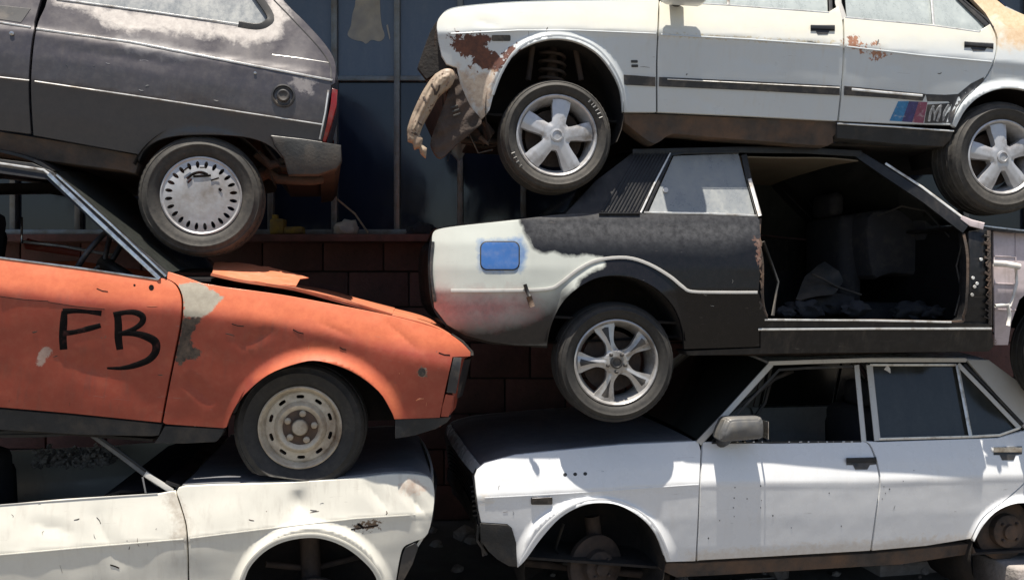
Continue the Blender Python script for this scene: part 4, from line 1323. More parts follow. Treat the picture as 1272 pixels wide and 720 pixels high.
# roof, bonnet, screen
Fc.across('roof', S([(956, 450), (1010, 447), (1078, 444), (1160, 444), (1228, 447)], 4), M['paint_white_low'], crown=0.035, off=-0.012)
Fc.across('bonnet', S([(594, 582), (602, 574), (640, 564), (700, 557), (773, 550), (860, 546)], 4), M['shaded_bonnet'], crown=0.010, off=-0.028)
Fc.across('windscreen', [(868, 547), (912, 500), (956, 452)], M['glass_dark'], crown=0.05, off=-0.04)
Fc.across('rear_screen', [(1228, 448), (1262, 472), (1340, 524)], M['glass_dark'], crown=0.04, off=-0.04)
Fc.across('boot_lid', S([(1340, 523), (1425, 528), (1437, 560)], 3), M['paint_white_low'], off=-0.01)
Fc.across('tail_panel', [(1437, 560), (1430, 640), (1400, 672)], M['paint_white_low'], off=-0.01)
Fc.across('front_panel', [(594, 583), (590, 592), (593, 612), (597, 645), (602, 690)], M['black_plastic'], crown=0.03, off=-0.03)
Fc.across('bonnet_nose', [(591, 591), (593, 583), (597, 578)], M['paint_white_low'], crown=0.03, off=-0.015)
for k in range(7):
    y = 602 + k * 6
    Fc.across('grille_bar', [(589.5 + k * .5, y), (590 + k * .5, y + 2.5)], M['grey_plastic'], crown=0.035, off=-0.15, thick=0.02)
Fc.across('floor_pan', [(640, 690), (860, 706), (1210, 686), (1330, 680)], M['under'], crown=0, off=-0.06)
Fc.across('dashboard', [(872, 550), (905, 545), (925, 553), (925, 600)], M['interior'], crown=0, off=-0.07)
Fc.across('bulkhead', [(868, 552), (862, 640), (862, 700)], M['under'], crown=0, off=-0.07)
Fc.across('inner_wing', [(600, 640), (640, 600), (760, 590), (860, 600)], M['under'], crown=0, off=-0.12)
seat(Fc, 1010, 640, -0.42, -1); seat(Fc, 1010, 640, -1.0, -1)
s2 = steering(Fc, 945, 560, -0.42); s2.rotation_euler = (0, R(65), 0)
Fc.tube('grab_strap', [(905, 512, -.25), (935, 492, -.3), (962, 470, -.3), (985, 460, -.25)], 0.012, M['grey_plastic'])
Fc.tube('grab_strap', [(925, 535, -.3), (950, 500, -.32), (958, 470, -.3)], 0.010, M['grey_plastic'])
Fc.prism('door_lining', [(880, 553), (1060, 552), (1080, 620), (1075, 680), (880, 690)], M['interior'], Fc.W - .19, Fc.W - .17, bev=0)
Fc.prism('door_lining', [(1095, 552), (1240, 548), (1260, 600), (1200, 670), (1090, 680)], M['interior'], Fc.W - .19, Fc.W - .17, bev=0)
# details
Fc.panel('corner_bumper', [(597, 650), (630, 652), (636, 657), (641, 674), (641, 703), (632, 702), (618, 694), (607, 684), (598, 671)], M['grey_plastic'], off=0.012, flange=0.09)
Fc.across('front_bumper', [(596, 652), (594, 670), (606, 688)], M['grey_plastic'], crown=0.03, off=-0.02)
ti = Fc.panel('side_indicator', rrect(660, 617.5, 686, 626, 1.5), M['darklens'], off=0.008, flange=0.012, step=5)
Fc.strip('indicator_frame', [(661, 618.5), (685, 617)], 1.2, M['chrome'], off=0.012, thick=0.004, parent=ti)
for (x, y) in ((702, 589), (714.5, 588.5), (727, 588)):
    Fc.panel('badge_hole', ell(x, y, 2.4, 2.2, 8), M['rubber'], off=0.0012, flange=0.001, both=False)
random.seed(11)
for (x, y) in ((913, 605), (912, 618), (911, 630), (912, 641), (945, 603), (946, 621), (945, 630), (983, 655), (960, 640), (928, 619), (1122, 597), (1098, 604), (1100, 612), (1096, 619), (1045, 653), (700, 668), (1030, 612), (894, 646), (880, 668), (1105, 607)):
    Fc.panel('paint_chip', ell(x, y, random.uniform(.4, .8), random.uniform(.5, 1.1), 7), M['spray_black'], off=0.0008, flange=0.0006, both=False)
def handle(car, px, py, w, hgt, tone, lab=None, tilt=0.0):
    hd = car.panel('door_handle', [(px - w / 2, py - hgt / 2 + 1), (px + w / 2, py - hgt / 2 + tilt), (px + w / 2, py + 1 + tilt), (px + w * .28, py + 2), (px + w * .2, py + hgt / 2), (px - w * .2, py + hgt / 2), (px - w * .28, py + 2), (px - w / 2, py + 2)], M['black_plastic'], off=0.003, flange=0.006, step=4, label=lab)
    car.strip('handle_lever', [(px - w / 2, py - hgt / 4), (px + w / 2, py - hgt / 4 + tilt)], hgt * .42, tone, off=0.012, thick=0.012, parent=hd)
    return hd
handle(Fc, 1070, 575, 37, 15, M['grey_plastic'])
handle(Fc, 1252, 562.5, 35, 17, M['chrome'])
# door mirror
mp = Fc.loc(925, 533, 0.02)
bm = bmesh.new()
mc = Fc.loc(922, 533, 0.075)
sc = Fc.scale(922, 533, 0.07)
outl = [(-20, -13), (-14, -14.5), (22, -14.5), (26, -11), (27, -4), (27, 8), (25, 12), (-22, 14), (-29, 12), (-27, 2)]
fr = [bm.verts.new((mc.x + x * sc, mc.y, mc.z - y * sc)) for x, y in outl]
bk = [bm.verts.new((mc.x + x * sc * .96 + .0, mc.y + .095, mc.z - y * sc * .92)) for x, y in outl]
fr0 = [bm.verts.new((mc.x + x * sc * .8, mc.y - .018, mc.z - y * sc * .75)) for x, y in outl]
bm.faces.new(fr0); bm.faces.new(bk[::-1])
for i in range(len(outl)):
    j = (i + 1) % len(outl)
    bm.faces.new((fr[i], bk[i], bk[j], fr[j])); bm.faces.new((fr0[i], fr[i], fr[j], fr0[j]))
bmesh.ops.recalc_face_normals(bm, faces=bm.faces)
bmesh.ops.bevel(bm, geom=bm.edges[:], offset=0.006, segments=3, affect='EDGES', clamp_overlap=True)
dm = bm_obj('door_mirror', bm, M['mirror_grey'], Fc.root, angle=50)
v, f = tube_data([Fc.loc(896, 548, -0.04), Fc.loc(902, 546, 0.03), Fc.loc(905, 543, 0.07)], [0.03, 0.025, 0.02], 10)
mesh_obj('mirror_arm', v, f, M['black_plastic'], dm)
g = Fc.loc(949, 533, 0.035)
v = [(g.x + .001, g.y - .045, g.z + .045), (g.x + .003, g.y + .045, g.z + .042), (g.x + .001, g.y + .045, g.z - .04), (g.x - .001, g.y - .045, g.z - .042)]
mesh_obj('mirror_glass', [Vector(q) for q in v] + [Vector(q) + Vector((.003, 0, 0)) for q in v], [(0, 1, 2, 3), (4, 7, 6, 5), (0, 4, 5, 1), (1, 5, 6, 2), (2, 6, 7, 3), (3, 7, 4, 0)], M['chrome'], dm, smooth=False)
# sill and hubs
Fc.panel('sill', [(828, 699), (862, 699), (960, 694), (1084, 687), (1207, 675), (1212, 686), (1120, 700), (1000, 707), (880, 714), (840, 716), (822, 708)], M['rustmid'], off=-0.02, flange=0.1)
Fc.well(740, 705, 88, M['under'], 0.42, a0=-35, a1=215)
Fc.well(1272, 690, 66, M['under'], 0.42, a0=-35, a1=215)
wheel(Fc, 745, 708, -0.13, 37, 'drum', (M['tyre'], M['rustdark'], M['rustdark'], M['rustdark']), rimfrac=1.0, name='brake_drum', steer=18)
wheel(Fc, 1259, 662, -0.06, 34, 'drum', (M['tyre'], M['rustmid'], M['rustdark'], M['rustdark']), rimfrac=1.0, name='brake_drum')
Fc.tube('suspension_strut', [(735, 640, -.28), (742, 690, -.28)], 0.04, M['rustdark'])
Fc.tube('axle_bar', [(650, 698, -.3), (745, 708, -.3), (830, 716, -.35)], 0.02, M['rustdark'])
Fc.tube('brake_hose', [(700, 650, -.2), (690, 680, -.2), (700, 700, -.2), (730, 700, -.2)], 0.008, M['rubber'])

# ================================================================== CAR E: black and white coupe, right middle (nose to the right)
E = Car('coupe_car', 'doorless black and pale two-tone coupe with a blue fuel flap, mid right stack', 'car',
        4.13, (690, 400), FY, 0.002, 1.50, 525, group='scrap cars stacked in two columns')
def hE(x, y, base=prof(lambda x: 362.0, [(-240, -.30), (-176, -.22), (-98, -.070), (-90, -.050), (-60, -.018), (-30, -.003), (0, 0.0), (6, -.006), (40, -.030), (80, -.075)]),
       fl=fbowl(766, 438, 78, 98, 0.018, 0.25), d=dent(5.0, 0.002)):
    e = max(0, (585 - x) / 50) ** 2 * 0.06
    return base(x, y) - e + fl(x, y) + d(x, y)
E.h = hE
E.regions = [
    ('black', [(646, 262), (645, 274), (650, 288), (658, 300), (661, 309), (674, 315), (690, 314), (705, 319), (728, 316), (748, 319), (752, 330), (735, 338), (722, 346), (712, 360), (700, 372), (690, 392), (684, 440), (1300, 440), (1300, 170), (700, 170)]),
    ('lowblack', [(530, 395), (560, 400), (600, 400), (640, 395), (672, 378), (690, 372), (702, 360), (700, 440), (530, 445)]),
    ('pink', [(530, 360), (560, 366), (640, 366), (660, 372), (665, 385), (620, 398), (560, 400), (530, 392)]),
    ('dustband', [(650, 266), (700, 266), (950, 270), (950, 290), (900, 304), (800, 302), (700, 300), (655, 296)]),
    ('halo', [(596, 299), (648, 297), (653, 306), (652, 328), (644, 338), (600, 337), (595, 330)]),
    ('edge', [(938, 296), (950, 296), (950, 335), (942, 332)]),
]
archE = S([(679, 429), (684, 405), (696, 379), (714, 360), (738, 346), (764, 342), (792, 346), (818, 360), (838, 382), (848, 408), (850, 433)], 4)
E.panel('rear_quarter_panel', S([(537, 300), (538, 290), (545, 285), (570, 281), (644, 273), (700, 266), (745, 265)], 3) + [(797, 265), (870, 267), (940, 269), (943, 272)] + [(946, 316), (942, 362), (949, 389), (957, 401), (943, 408), (943, 430), (852, 433)] + archE[::-1] + [(640, 428), (609, 424), (578, 416), (556, 403), (540, 382), (535, 335)], M['paint_coupe'], step=3.2)
ff = E.panel('fuel_flap', rrect(598, 301, 644, 334, 7), M['paint_blue_flap'], off=0.005, flange=0.006, step=5)
E.strip('flap_gap', rrect(598, 301, 644, 334, 7) + [rrect(598, 301, 644, 334, 7)[0]], 3.6, M['rubber'], off=0.002, thick=0.002)
mould = S([(560, 361), (620, 361), (679, 359), (697, 351), (718, 335), (743, 323), (778, 320), (806, 328), (832, 343), (848, 356), (860, 362), (900, 363), (941, 363)], 4)
E.strip('side_moulding', mould, [4.5 if p[0] < 850 else 4 for p in mould], M['paint_pillar'], off=0.008, thick=0.014)
E.tube('broken_clip', [(652, 353, .015), (655, 362, .018), (658, 368, .02)], 0.009, M['rubber'])
E.tube('broken_clip_end', [(657, 368, .02), (661, 381, .022)], 0.013, M['rustmid'])
# cabin side
gl = [(806, 263), (837, 194), (917, 191), (937, 266)]
E.panel('quarter_window', gl, M['glass_dusty'], off=-0.010, flange=0.004)
E.strip('window_frame', [(801, 265), (834, 192), (850, 190), (918, 189)], 4, M['paint_black'], off=0.002, thick=0.02, both=True)
E.strip('window_frame', [(800, 264), (870, 265), (940, 268)], 3, M['bright_trim'], off=0.004, thick=0.01, both=True)
E.strip('window_frame', [(796, 264), (813, 228), (833, 190)], 2.5, M['bright_trim'], off=0.004, thick=0.01)
E.strip('lock_pillar', [(924, 192), (930, 222), (943, 269)], 8, M['grey_plastic'], off=0.002, thick=0.04, both=True)
E.strip('pillar_trim', [(931, 222), (935, 236), (944, 268)], 5, M['bright_trim'], off=0.012, thick=0.01)
E.panel('rear_pillar', [(703, 265), (740, 225), (790, 187), (834, 187), (797, 264), (745, 265)], M['paint_black'], off=-0.006, flange=0.03)
for k in range(11):
    t = k / 10
    x0 = 748 + 46 * t; x1 = 790 + 42 * t
    o_ = E.strip('louvre_slat', [(x0, 263), ((x0 + x1) / 2 , 226), (x1, 190)], 2.6, M['paint_black'], off=0.002, thick=0.006, both=False)
E.strip('louvre_frame', [(744, 265), (795, 265)], 2.5, M['paint_black'], off=0.014, thick=0.016)
E.panel('bolt_cover', ell(827, 236, 3, 3, 10), M['white_bit'], off=0.002, flange=0.006, both=False)
# the far door is still fitted
E.panel('door', [(952, 270), (1070, 271), (1200, 284), (1204, 340), (1196, 402), (960, 400), (950, 380)], M['paint_black'], both='far', step=12)
E.panel('door_window', [(930, 192), (1062, 192), (1194, 280), (1070, 268), (946, 267)], M['glass_dark'], both='far', step=14, off=-.01, flange=0.004)
# roof rail, windscreen pillar
E.strip('roof_side', [(786, 189), (920, 186), (1000, 187), (1070, 191)], 9, M['paint_black'], off=0.004, thick=0.04, both=True)
E.strip('windscreen_pillar', [(1064, 190), (1104, 216), (1150, 246), (1200, 284)], [11, 14, 15, 16], M['paint_black'], off=0.0, thick=0.05, both=True)
E.strip('screen_trim', [(1100, 203), (1145, 232), (1197, 271)], 3.2, M['bright_trim'], off=0.012, thick=0.012)
E.strip('screen_foot', [(1194, 270), (1206, 277), (1222, 281)], [5, 9, 9], M['paint_apron'], off=0.012, thick=0.014)
E.across('roof', S([(786, 186), (920, 182), (1000, 183), (1068, 188)], 4), M['paint_black'], crown=0.03, off=-0.012)
E.across('headliner', S([(800, 196), (920, 194), (1000, 195), (1066, 199)], 4), M['headliner'], crown=0.015, off=-0.03, thick=0.006, wob=0.01)
E.across('rear_screen', S([(706, 264), (742, 226), (788, 187)], 4), M['glass_dark'], crown=0.035, off=-0.05)
E.across('boot_lid', S([(546, 284), (570, 280), (644, 272), (706, 265)], 4), M['paint_black'], crown=0.03, off=-0.016)
E.across('tail_panel', S([(546, 285), (537, 300), (535, 335), (540, 380), (556, 402)], 4), M['paint_black'], crown=0.05, off=-0.03)
E.across('rear_valance', [(556, 402), (578, 416), (609, 424), (680, 429)], M['under'], crown=0.0, off=-0.03)
E.strip('tail_lamp', S([(538, 300), (536, 320), (536, 340), (540, 375)], 3), 4, M['darklens'], off=0.012, thick=0.03)
E.across('windscreen', [(1068, 190), (1130, 225), (1212, 280)], M['glass_dark'], crown=0.05, off=-0.06)
E.across('scuttle', [(1205, 278), (1235, 283), (1262, 286)], M['paint_black'], crown=0.0, off=-0.02)
E.across('bonnet', S([(1258, 286), (1340, 292), (1430, 302), (1480, 322)], 4), M['paint_black'], crown=0.03, off=-0.02)
E.across('front_panel', [(1482, 324), (1488, 380), (1470, 420)], M['paint_black'], crown=0.03, off=-0.02)
E.strip('wing_rail', [(1222, 281), (1300, 290), (1400, 300), (1478, 322)], 3, M['bright_trim'], off=-0.03, thick=0.02)
# door aperture
E.strip('aperture_edge', S([(944, 271), (943, 300), (947, 330), (947, 372), (952, 392), (962, 399), (1085, 398), (1186, 400), (1197, 392), (1201, 370), (1202, 320), (1197, 290)], 4), 4.0, M['rustmid'], off=-0.012, thick=0.03)
E.strip('sill_trim', [(950, 397), (1085, 398), (1182, 400)], 2.6, M['bright_trim'], off=0.0, thick=0.012)
E.strip('sill_trim', [(942, 409), (1085, 408), (1232, 408)], 3.0, M['bright_trim'], off=0.006, thick=0.012)
E.panel('sill_step', [(948, 399), (1186, 401), (1228, 402), (1230, 408), (944, 408)], M['paint_black'], off=-0.004, flange=0.05)
E.panel('sill', [(945, 410), (1232, 410), (1234, 430), (1228, 436), (1000, 438), (856, 441), (852, 436), (945, 432)], M['paint_black'], off=-0.006, flange=0.15)
E.panel('hinge_pillar', [(1203, 288), (1224, 284), (1231, 288), (1232, 405), (1190, 402), (1199, 394), (1204, 370), (1205, 320)], M['paint_black'], off=-0.02, flange=0.08)
E.strip('rusty_pillar_edge', [(1228, 286), (1229, 330), (1230, 370), (1230, 404)], 5, M['rustmid'], off=-0.008, thick=0.02)
for (x, y) in ((1209, 345), (1211, 356), (1208, 366), (1214, 352), (1219, 322)):
    E.panel('hinge_bolt', ell(x, y, 1.8, 1.8, 8), M['bright_trim'], off=-0.010, flange=0.004, both=False)
E.panel('inner_wing', [(1234, 284), (1262, 287), (1340, 294), (1345, 330), (1290, 350), (1266, 372), (1256, 400), (1252, 428), (1236, 428)], M['paint_apron'], off=-0.07, flange=0.01)
for (y0, y1) in ((318, 318), (352, 352), (384, 384)):
    E.strip('pressed_rib', [(1236, y0), (1262, y1 + 1)], 1.6, M['paint_apron'], off=-0.066, thick=0.006)
E.strip('pressed_rib', [(1262, 290), (1262, 350)], 1.6, M['paint_apron'], off=-0.066, thick=0.006)
E.tube('hose_stub', [(1234, 327, -.05), (1250, 328, -.02), (1266, 331, -.02)], 0.016, M['white_bit'])
E.tube('washer_hose', [(1262, 333, -.05), (1263, 350, -.045), (1259, 368, -.04), (1254, 380, -.045)], 0.008, M['white_bit'])
E.tube('washer_hose', [(1236, 380, -.05), (1252, 378, -.045), (1254, 392, -.045), (1252, 404, -.05)], 0.010, M['white_bit'])
E.panel('front_valance', [(1400, 300), (1478, 324), (1484, 380), (1466, 420), (1420, 424), (1404, 360), (1345, 330), (1342, 296)], M['paint_black'], off=-0.01)
wheel(E, 1348, 440, -0.06, 66, 'steel', (M['tyre'], M['steel_rim'], M['rustdark'], M['steel_rim']))
# inside
E.across('floor_pan', [(690, 424), (960, 410), (1240, 412)], M['interior'], crown=0, off=-0.08)
E.across('boot_floor', [(560, 396), (690, 392), (850, 400)], M['under'], crown=0, off=-0.1)
E.across('rear_bulkhead', [(800, 262), (860, 330), (880, 410)], M['interior'], crown=0, off=-0.1)
E.across('bulkhead', [(1212, 284), (1216, 340), (1214, 412)], M['interior'], crown=0, off=-0.08)
E.across('parcel_shelf', [(706, 266), (820, 268)], M['interior'], crown=0, off=-0.1)
seat(E, 1085, 392, -1.02, 1)
E.prism('loose_seat', S([(1078, 270), (1110, 260), (1146, 263), (1170, 276), (1196, 294), (1197, 334), (1160, 344), (1110, 340), (1084, 342)], 3, True), M['interior_grey'], .62, 1.25, bev=0.03)
E.prism('seat_bolster', S([(1150, 268), (1176, 278), (1196, 296), (1196, 330), (1172, 326), (1154, 300)], 3, True), M['interior_grey'], .50, .615, bev=0.03)
E.tube('bare_wire', [(1090, 268, -.45), (1120, 256, -.4), (1150, 262, -.4), (1185, 300, -.3)], 0.005, M['grey_plastic'])
E.tube('bare_wire', [(1196, 300, -.1), (1188, 330, -.12), (1194, 360, -.1), (1186, 392, -.12)], 0.005, M['grey_plastic'])
E.tube('seat_belt', [(948, 300, -.1), (966, 350, -.14), (960, 392, -.1)], 0.009, M['grey_plastic'])
rng_ = random.Random(4)
for k in range(12):
    y_ = 292 + k * 9.2
    E.strip('torn_edge', [(1224 + rng_.uniform(-2, 1), y_), (1230, y_ + rng_.uniform(2, 5)), (1226 + rng_.uniform(-2, 3), y_ + 8)], rng_.uniform(1.5, 4), M['rustmid'], off=-0.006, thick=0.010)
for k in range(7):
    y_ = 296 + k * 13
    E.strip('torn_edge', [(944 + rng_.uniform(-1, 2), y_), (946, y_ + 5), (945 + rng_.uniform(-2, 2), y_ + 10)], rng_.uniform(1.5, 3.5), M['rustmid'], off=0.001, thick=0.012)
E.tube('rear_view_strap', [(1143, 262, -.9), (1160, 264, -.85), (1176, 272, -.8)], 0.018, M['white_bit'])
sheet(E, 'torn_trim', [(988, 368, -.5), (1000, 345, -.6), (1025, 328, -.6), (1042, 334, -.55), (1048, 352, -.5), (1035, 366, -.45), (1010, 372, -.45)], M['grey_plastic'], wob=0.03)
for (px_, py_, n_, s_) in ((1000, 384, -.5, .07), (1030, 378, -.6, .09), (1062, 384, -.45, .06), (1130, 386, -.5, .08), (975, 388, -.4, .04), (1160, 388, -.4, .05)):
    bm = bmesh.new()
    c_ = E.loc(px_, py_, n_)
    rm = bmesh.ops.create_icosphere(bm, subdivisions=3, radius=1)
    for q in rm['verts']:
        k_ = s_ * (1 + 0.55 * mnoise.noise(q.co * 2.1 + c_ * 5))
        q.co = Vector((q.co.x * k_ * 1.3, q.co.y * k_, q.co.z * k_ * .75)) + c_
    bm_obj('padding_lump', bm, M['interior_grey'], E.root, angle=60)
E.tube('torn_wire', [(1008, 340, -.5), (1022, 346, -.5), (1040, 356, -.48), (1070, 366, -.46)], 0.006, M['grey_plastic'])
E.well(766, 432, 88, M['under'], 0.42, a0=5, a1=175)
WE = (M['tyre'], M['alloy_bright'], M['black_plastic'], M['alloy_bright'])
wheel(E, 766, 450, -0.035, 73, 'split', WE, rimfrac=0.71, wid=0.19, zmin=None, spin=-18)
E.tube('exhaust_pipe', [(860, 436, -.4), (1000, 438, -.4), (1220, 430, -.4)], 0.02, M['rustdark'])

# ================================================================== CAR D: white saloon on top of the right stack (nose to the left)
D = Car('saloon_car', 'rust-patched white four-door car on five-spoke alloys, on top of the right stack', 'car',
        4.16, (690, 150), FY, 0.022, 1.50, 262, group='scrap cars stacked in two columns')
Ld = lin((558, 42), (644, 38), (717, 38), (820, 42), (1047, 57), (1145, 69), (1237, 77), (1400, 92))
def hD(x, y, base=prof(Ld, [(-260, -.40), (-130, -.20), (-44, -.040), (-20, -.014), (-3, 0.002), (0, 0.004), (3, -.003), (40, -.022), (60, -.034), (100, -.062), (130, -.09)]),
       fl=fbowl(690, 135, 84, 88, 0.026, 0.12), fl2=fbowl(1252, 172, 72, 64, 0.03, 0.16), d=dent(6.0, 0.0022)):
    e = max(0, (580 - x) / 40) ** 2 * 0.035
    return base(x, y) - e + fl(x, y) + fl2(x, y) + d(x, y)
D.h = addh(hD, crease(590, 24, 620, 34, 0.003, 12), crease(900, 70, 980, 84, 0.003, 20), crease(1085, 75, 1150, 90, 0.003, 18), crease(860, 120, 900, 135, 0.003, 12))
D.regions = [
    ('yellow', [(-100, -40), (1400, -40), (1400, 60), (1047, 50), (820, 34), (560, 30)]),  # sunlit upper flank, painted in
    ('tan', [(1180, -30), (1200, 0), (1222, 20), (1240, 34), (1241, 50), (1256, 58), (1300, 70), (1400, 40), (1400, -30)]),
    ('rust1', [(556, 46), (566, 43), (598, 42), (606, 48), (608, 62), (610, 70), (624, 64), (634, 60), (646, 60), (636, 72), (622, 86), (616, 90), (606, 80), (596, 86), (588, 80), (584, 70), (570, 64), (560, 56)]),
    ('rustw', [(566, 84), (600, 90), (618, 96), (608, 136), (596, 148), (584, 130), (574, 110)]),
    ('rust2', [(1048, 50), (1058, 45), (1066, 52), (1074, 57), (1092, 58), (1090, 61), (1066, 61), (1056, 60)]),
    ('rust2', [(1082, 66), (1100, 67), (1096, 71), (1084, 71)]),
    ('rustw', [(500, 84), (564, 84), (566, 100), (530, 200), (500, 200)]),
    ('scrape', [(820, 41), (900, 45), (1045, 53), (1046, 56), (900, 49), (820, 44)]),
]
archD = S([(608, 136), (619, 98), (637, 70), (659, 55), (688, 48), (717, 52), (742, 66), (760, 88), (771, 112), (774, 139)], 4)
seamD = S([(819, -8), (818, 30), (816, 80), (816, 139)], 3)
D.panel('front_fender', S([(543, 34), (545, 24), (556, 14), (580, 9), (644, 4), (730, 2), (818, 1)], 3) + sh(seamD, -1.4)[2:] + [(776, 139)] + archD[::-1] + [(604, 142), (597, 149), (585, 134), (572, 105), (568, 84), (555, 79), (549, 69), (545, 50)], M['paint_white_top'], step=3.2)
seamD2 = S([(1040, 0), (1044, 12), (1048, 35), (1047, 90), (1041, 150)], 4)
D.panel('front_door', sh(seamD, 1.4)[1:] + [(818, 139), (930, 144)] + sh(seamD2, -1.3)[::-1][:-3] + [(1030, 15), (907, 7), (821, 3)], M['paint_white_top'], step=6)
seamD3 = S([(1231, 30), (1238, 48), (1236, 72), (1226, 94), (1212, 110), (1196, 126), (1187, 142), (1182, 155)], 4)
D.panel('rear_door', sh(seamD2, 1.4)[6:] + [(1110, 153)] + sh(seamD3, -1.2)[::-1] + [(1217, 40), (1159, 31), (1050, 22)], M['paint_white_top'], step=6)
archD2 = S([(1187, 158), (1200, 135), (1220, 118), (1250, 109), (1285, 115), (1308, 136), (1318, 165)], 4)
D.panel('rear_quarter_panel', sh(seamD3, 1.4) + archD2 + [(1400, 168), (1432, 140), (1434, 60), (1410, 44), (1300, 30), (1250, 10), (1215, -18), (1195, -18), (1205, -4), (1224, 16)], M['paint_white_top'], step=3.2)
D.strip('pressed_crease', [(560, 42), (644, 38), (717, 38), (815, 42)], 2.0, M['paint_white_top'], off=0.0012, thick=0.005)
D.strip('pressed_crease', [(821, 43), (930, 49), (1043, 57)], 2.4, M['paint_white_top'], off=0.0012, thick=0.005)
D.strip('pressed_crease', [(1052, 58), (1145, 69), (1232, 77)], 2.4, M['paint_white_top'], off=0.0012, thick=0.005)
D.strip('arch_lip', S([(612, 118), (622, 92), (638, 66), (659, 51), (688, 44), (718, 48), (744, 62), (763, 86), (774, 112), (777, 137)], 4), 3.8, M['paint_white_top'], off=0.003, thick=0.008)
D.strip('door_shut_line', [(1184, -12), (1204, 6), (1226, 24), (1234, 34)], 2.2, M['rubber'], off=0.002, thick=0.006)
# glass and frames above
D.panel('front_window', [(862, -90), (835, -30), (830, 3), (907, 9), (1028, 17), (1024, -90)], M['glass_pale'], off=-0.02, flange=0.004)
D.panel('rear_window', [(1044, -88), (1052, 22), (1159, 33), (1156, -86)], M['glass_pale'], off=-0.02, flange=0.004)
D.panel('quarter_glass', [(1152, -84), (1160, 32), (1217, 40), (1226, 34), (1180, -14), (1160, -40)], M['glass_pale'], off=-0.02, flange=0.004)
D.strip('window_frame', [(1029, -88), (1032, 14)], 5, M['black_plastic'], off=-0.004, thick=0.02, both=True)
D.strip('door_pillar', [(1038, -88), (1041, 4), (1048, 24)], 9, M['paint_pillar'], off=-0.002, thick=0.03, both=True)
D.strip('window_divider', [(1150, -84), (1160, 31)], 3.5, M['bright_trim'], off=-0.004, thick=0.02, both=True)
D.strip('window_frame', [(900, -85), (905, 6)], 4, M['bright_trim'], off=-0.004, thick=0.02)
D.strip('window_trim', [(821, 2), (907, 7), (1030, 16)], 2.4, M['bright_trim'], off=0.0, thick=0.01)
D.strip('window_trim', [(1050, 22), (1159, 32), (1217, 40)], 2.4, M['bright_trim'], off=0.0, thick=0.01)
D.strip('window_seal', [(1166, -40), (1190, -4), (1228, 33)], 6, M['rubber'], off=-0.004, thick=0.02)
D.strip('window_seal', [(1217, 40), (1226, 38), (1229, 32)], 3, M['rubber'], off=-0.002, thick=0.01)
D.strip('roof_side', [(858, -92), (1040, -94), (1160, -88), (1200, -30)], 12, M['paint_pillar'], off=0.0, thick=0.04, both=True)
D.strip('windscreen_pillar', [(822, 0), (838, -30), (860, -92)], 12, M['paint_pillar'], off=-0.004, thick=0.04, both=True)
D.across('roof', S([(858, -92), (940, -97), (1040, -98), (1160, -92)], 4), M['paint_white_top'], crown=0.04, off=-0.01)
D.across('windscreen', [(820, 0), (858, -92)], M['glass_dark'], crown=0.05, off=-0.04)
D.across('bonnet', S([(546, 22), (556, 12), (580, 7), (644, 2), (730, 0), (818, -1)], 4), M['paint_white_top'], crown=0.03, off=-0.03)
D.across('rear_screen', [(1162, -92), (1204, -40), (1250, 6)], M['glass_navy'], crown=0.04, off=-0.05)
D.across('boot_lid', S([(1250, 8), (1300, 28), (1410, 42), (1434, 60)], 3), M['paint_white_top'], off=-0.012)
D.across('tail_panel', [(1434, 60), (1434, 140), (1400, 168)], M['paint_white_top'], off=-0.012)
D.across('floor_pan', [(600, 140), (776, 150), (1040, 178), (1180, 182), (1400, 176)], M['under'], crown=0, off=-0.10)
D.across('front_panel', [(545, 28), (542, 50), (546, 90), (556, 112)], M['rustdark'], crown=0.03, off=-0.04)
D.across('inner_wing', [(560, 110), (620, 40), (760, 34), (800, 60)], M['under'], crown=0, off=-0.14)
D.across('bulkhead', [(818, 2), (812, 80), (806, 150)], M['under'], crown=0, off=-0.07)
D.across('dashboard', [(822, 4), (860, 2), (870, 30)], M['interior'], crown=0, off=-0.07)
seat(D, 960, 90, -0.42, -1); seat(D, 960, 90, -1.0, -1)
# front end wreckage
D.panel('grille_frame', S([(542, 27), (534, 42), (525, 66), (519, 84)], 3) + [(530, 98), (543, 90), (556, 84), (549, 72), (545, 50)], M['under'], off=-0.05, flange=0.04, both=False, hfun=lambda x, y: -max(0, (560 - x) / 40) * 0.06)
hz = lambda x, y: -max(0, (570 - x) / 50) * 0.03 + 0.006 * mnoise.noise(Vector((x * .08, y * .08, 9)))
bo = S([(541, 92), (552, 86), (562, 87), (565, 96), (560, 106), (546, 118), (538, 132), (530, 146), (524, 158), (521, 168)], 3) + [(525, 172), (524, 180), (530, 184), (529, 195), (523, 189), (521, 182), (515, 184), (513, 176), (507, 174)] + S([(506, 160), (512, 142), (524, 116), (534, 100)], 3)
def hbump(x, y):
    q = float(-sdist(bo, np.array([x]), np.array([y]))[0])
    return 0.012 * min(1, q / 3.0) + 0.010 * min(1, max(0, q - 6) / 2.0) + 0.006 * mnoise.noise(Vector((x * .06, y * .06, 3))) + 0.0012 * mnoise.noise(Vector((x * .3, y * .3, 7)))
D.panel('front_bumper', bo, M['bumper_tan'], off=0.01, flange=0.05, hfun=hbump, step=2.5, both=False, label='bent scraped bumper end hanging off the nose')
for (a_, b_) in (((536, 104), (541, 118)), ((541, 118), (546, 106)), ((526, 120), (529, 128)), ((516, 150), (524, 156)), ((511, 164), (519, 168))):
    D.strip('rust_scar', [a_, ((a_[0] + b_[0]) / 2 + 1, (a_[1] + b_[1]) / 2), b_], 2.6, M['rustdark'], off=0.0125, thick=0.003, hfun=hbump)
hval = lambda x, y: hz(x, y) + 0.018 * mnoise.noise(Vector((x * .07, y * .05, 4))) - 0.0009 * abs((x + y * .35) - 612) + 0.004 * math.sin((x * .5 + y) * .35)
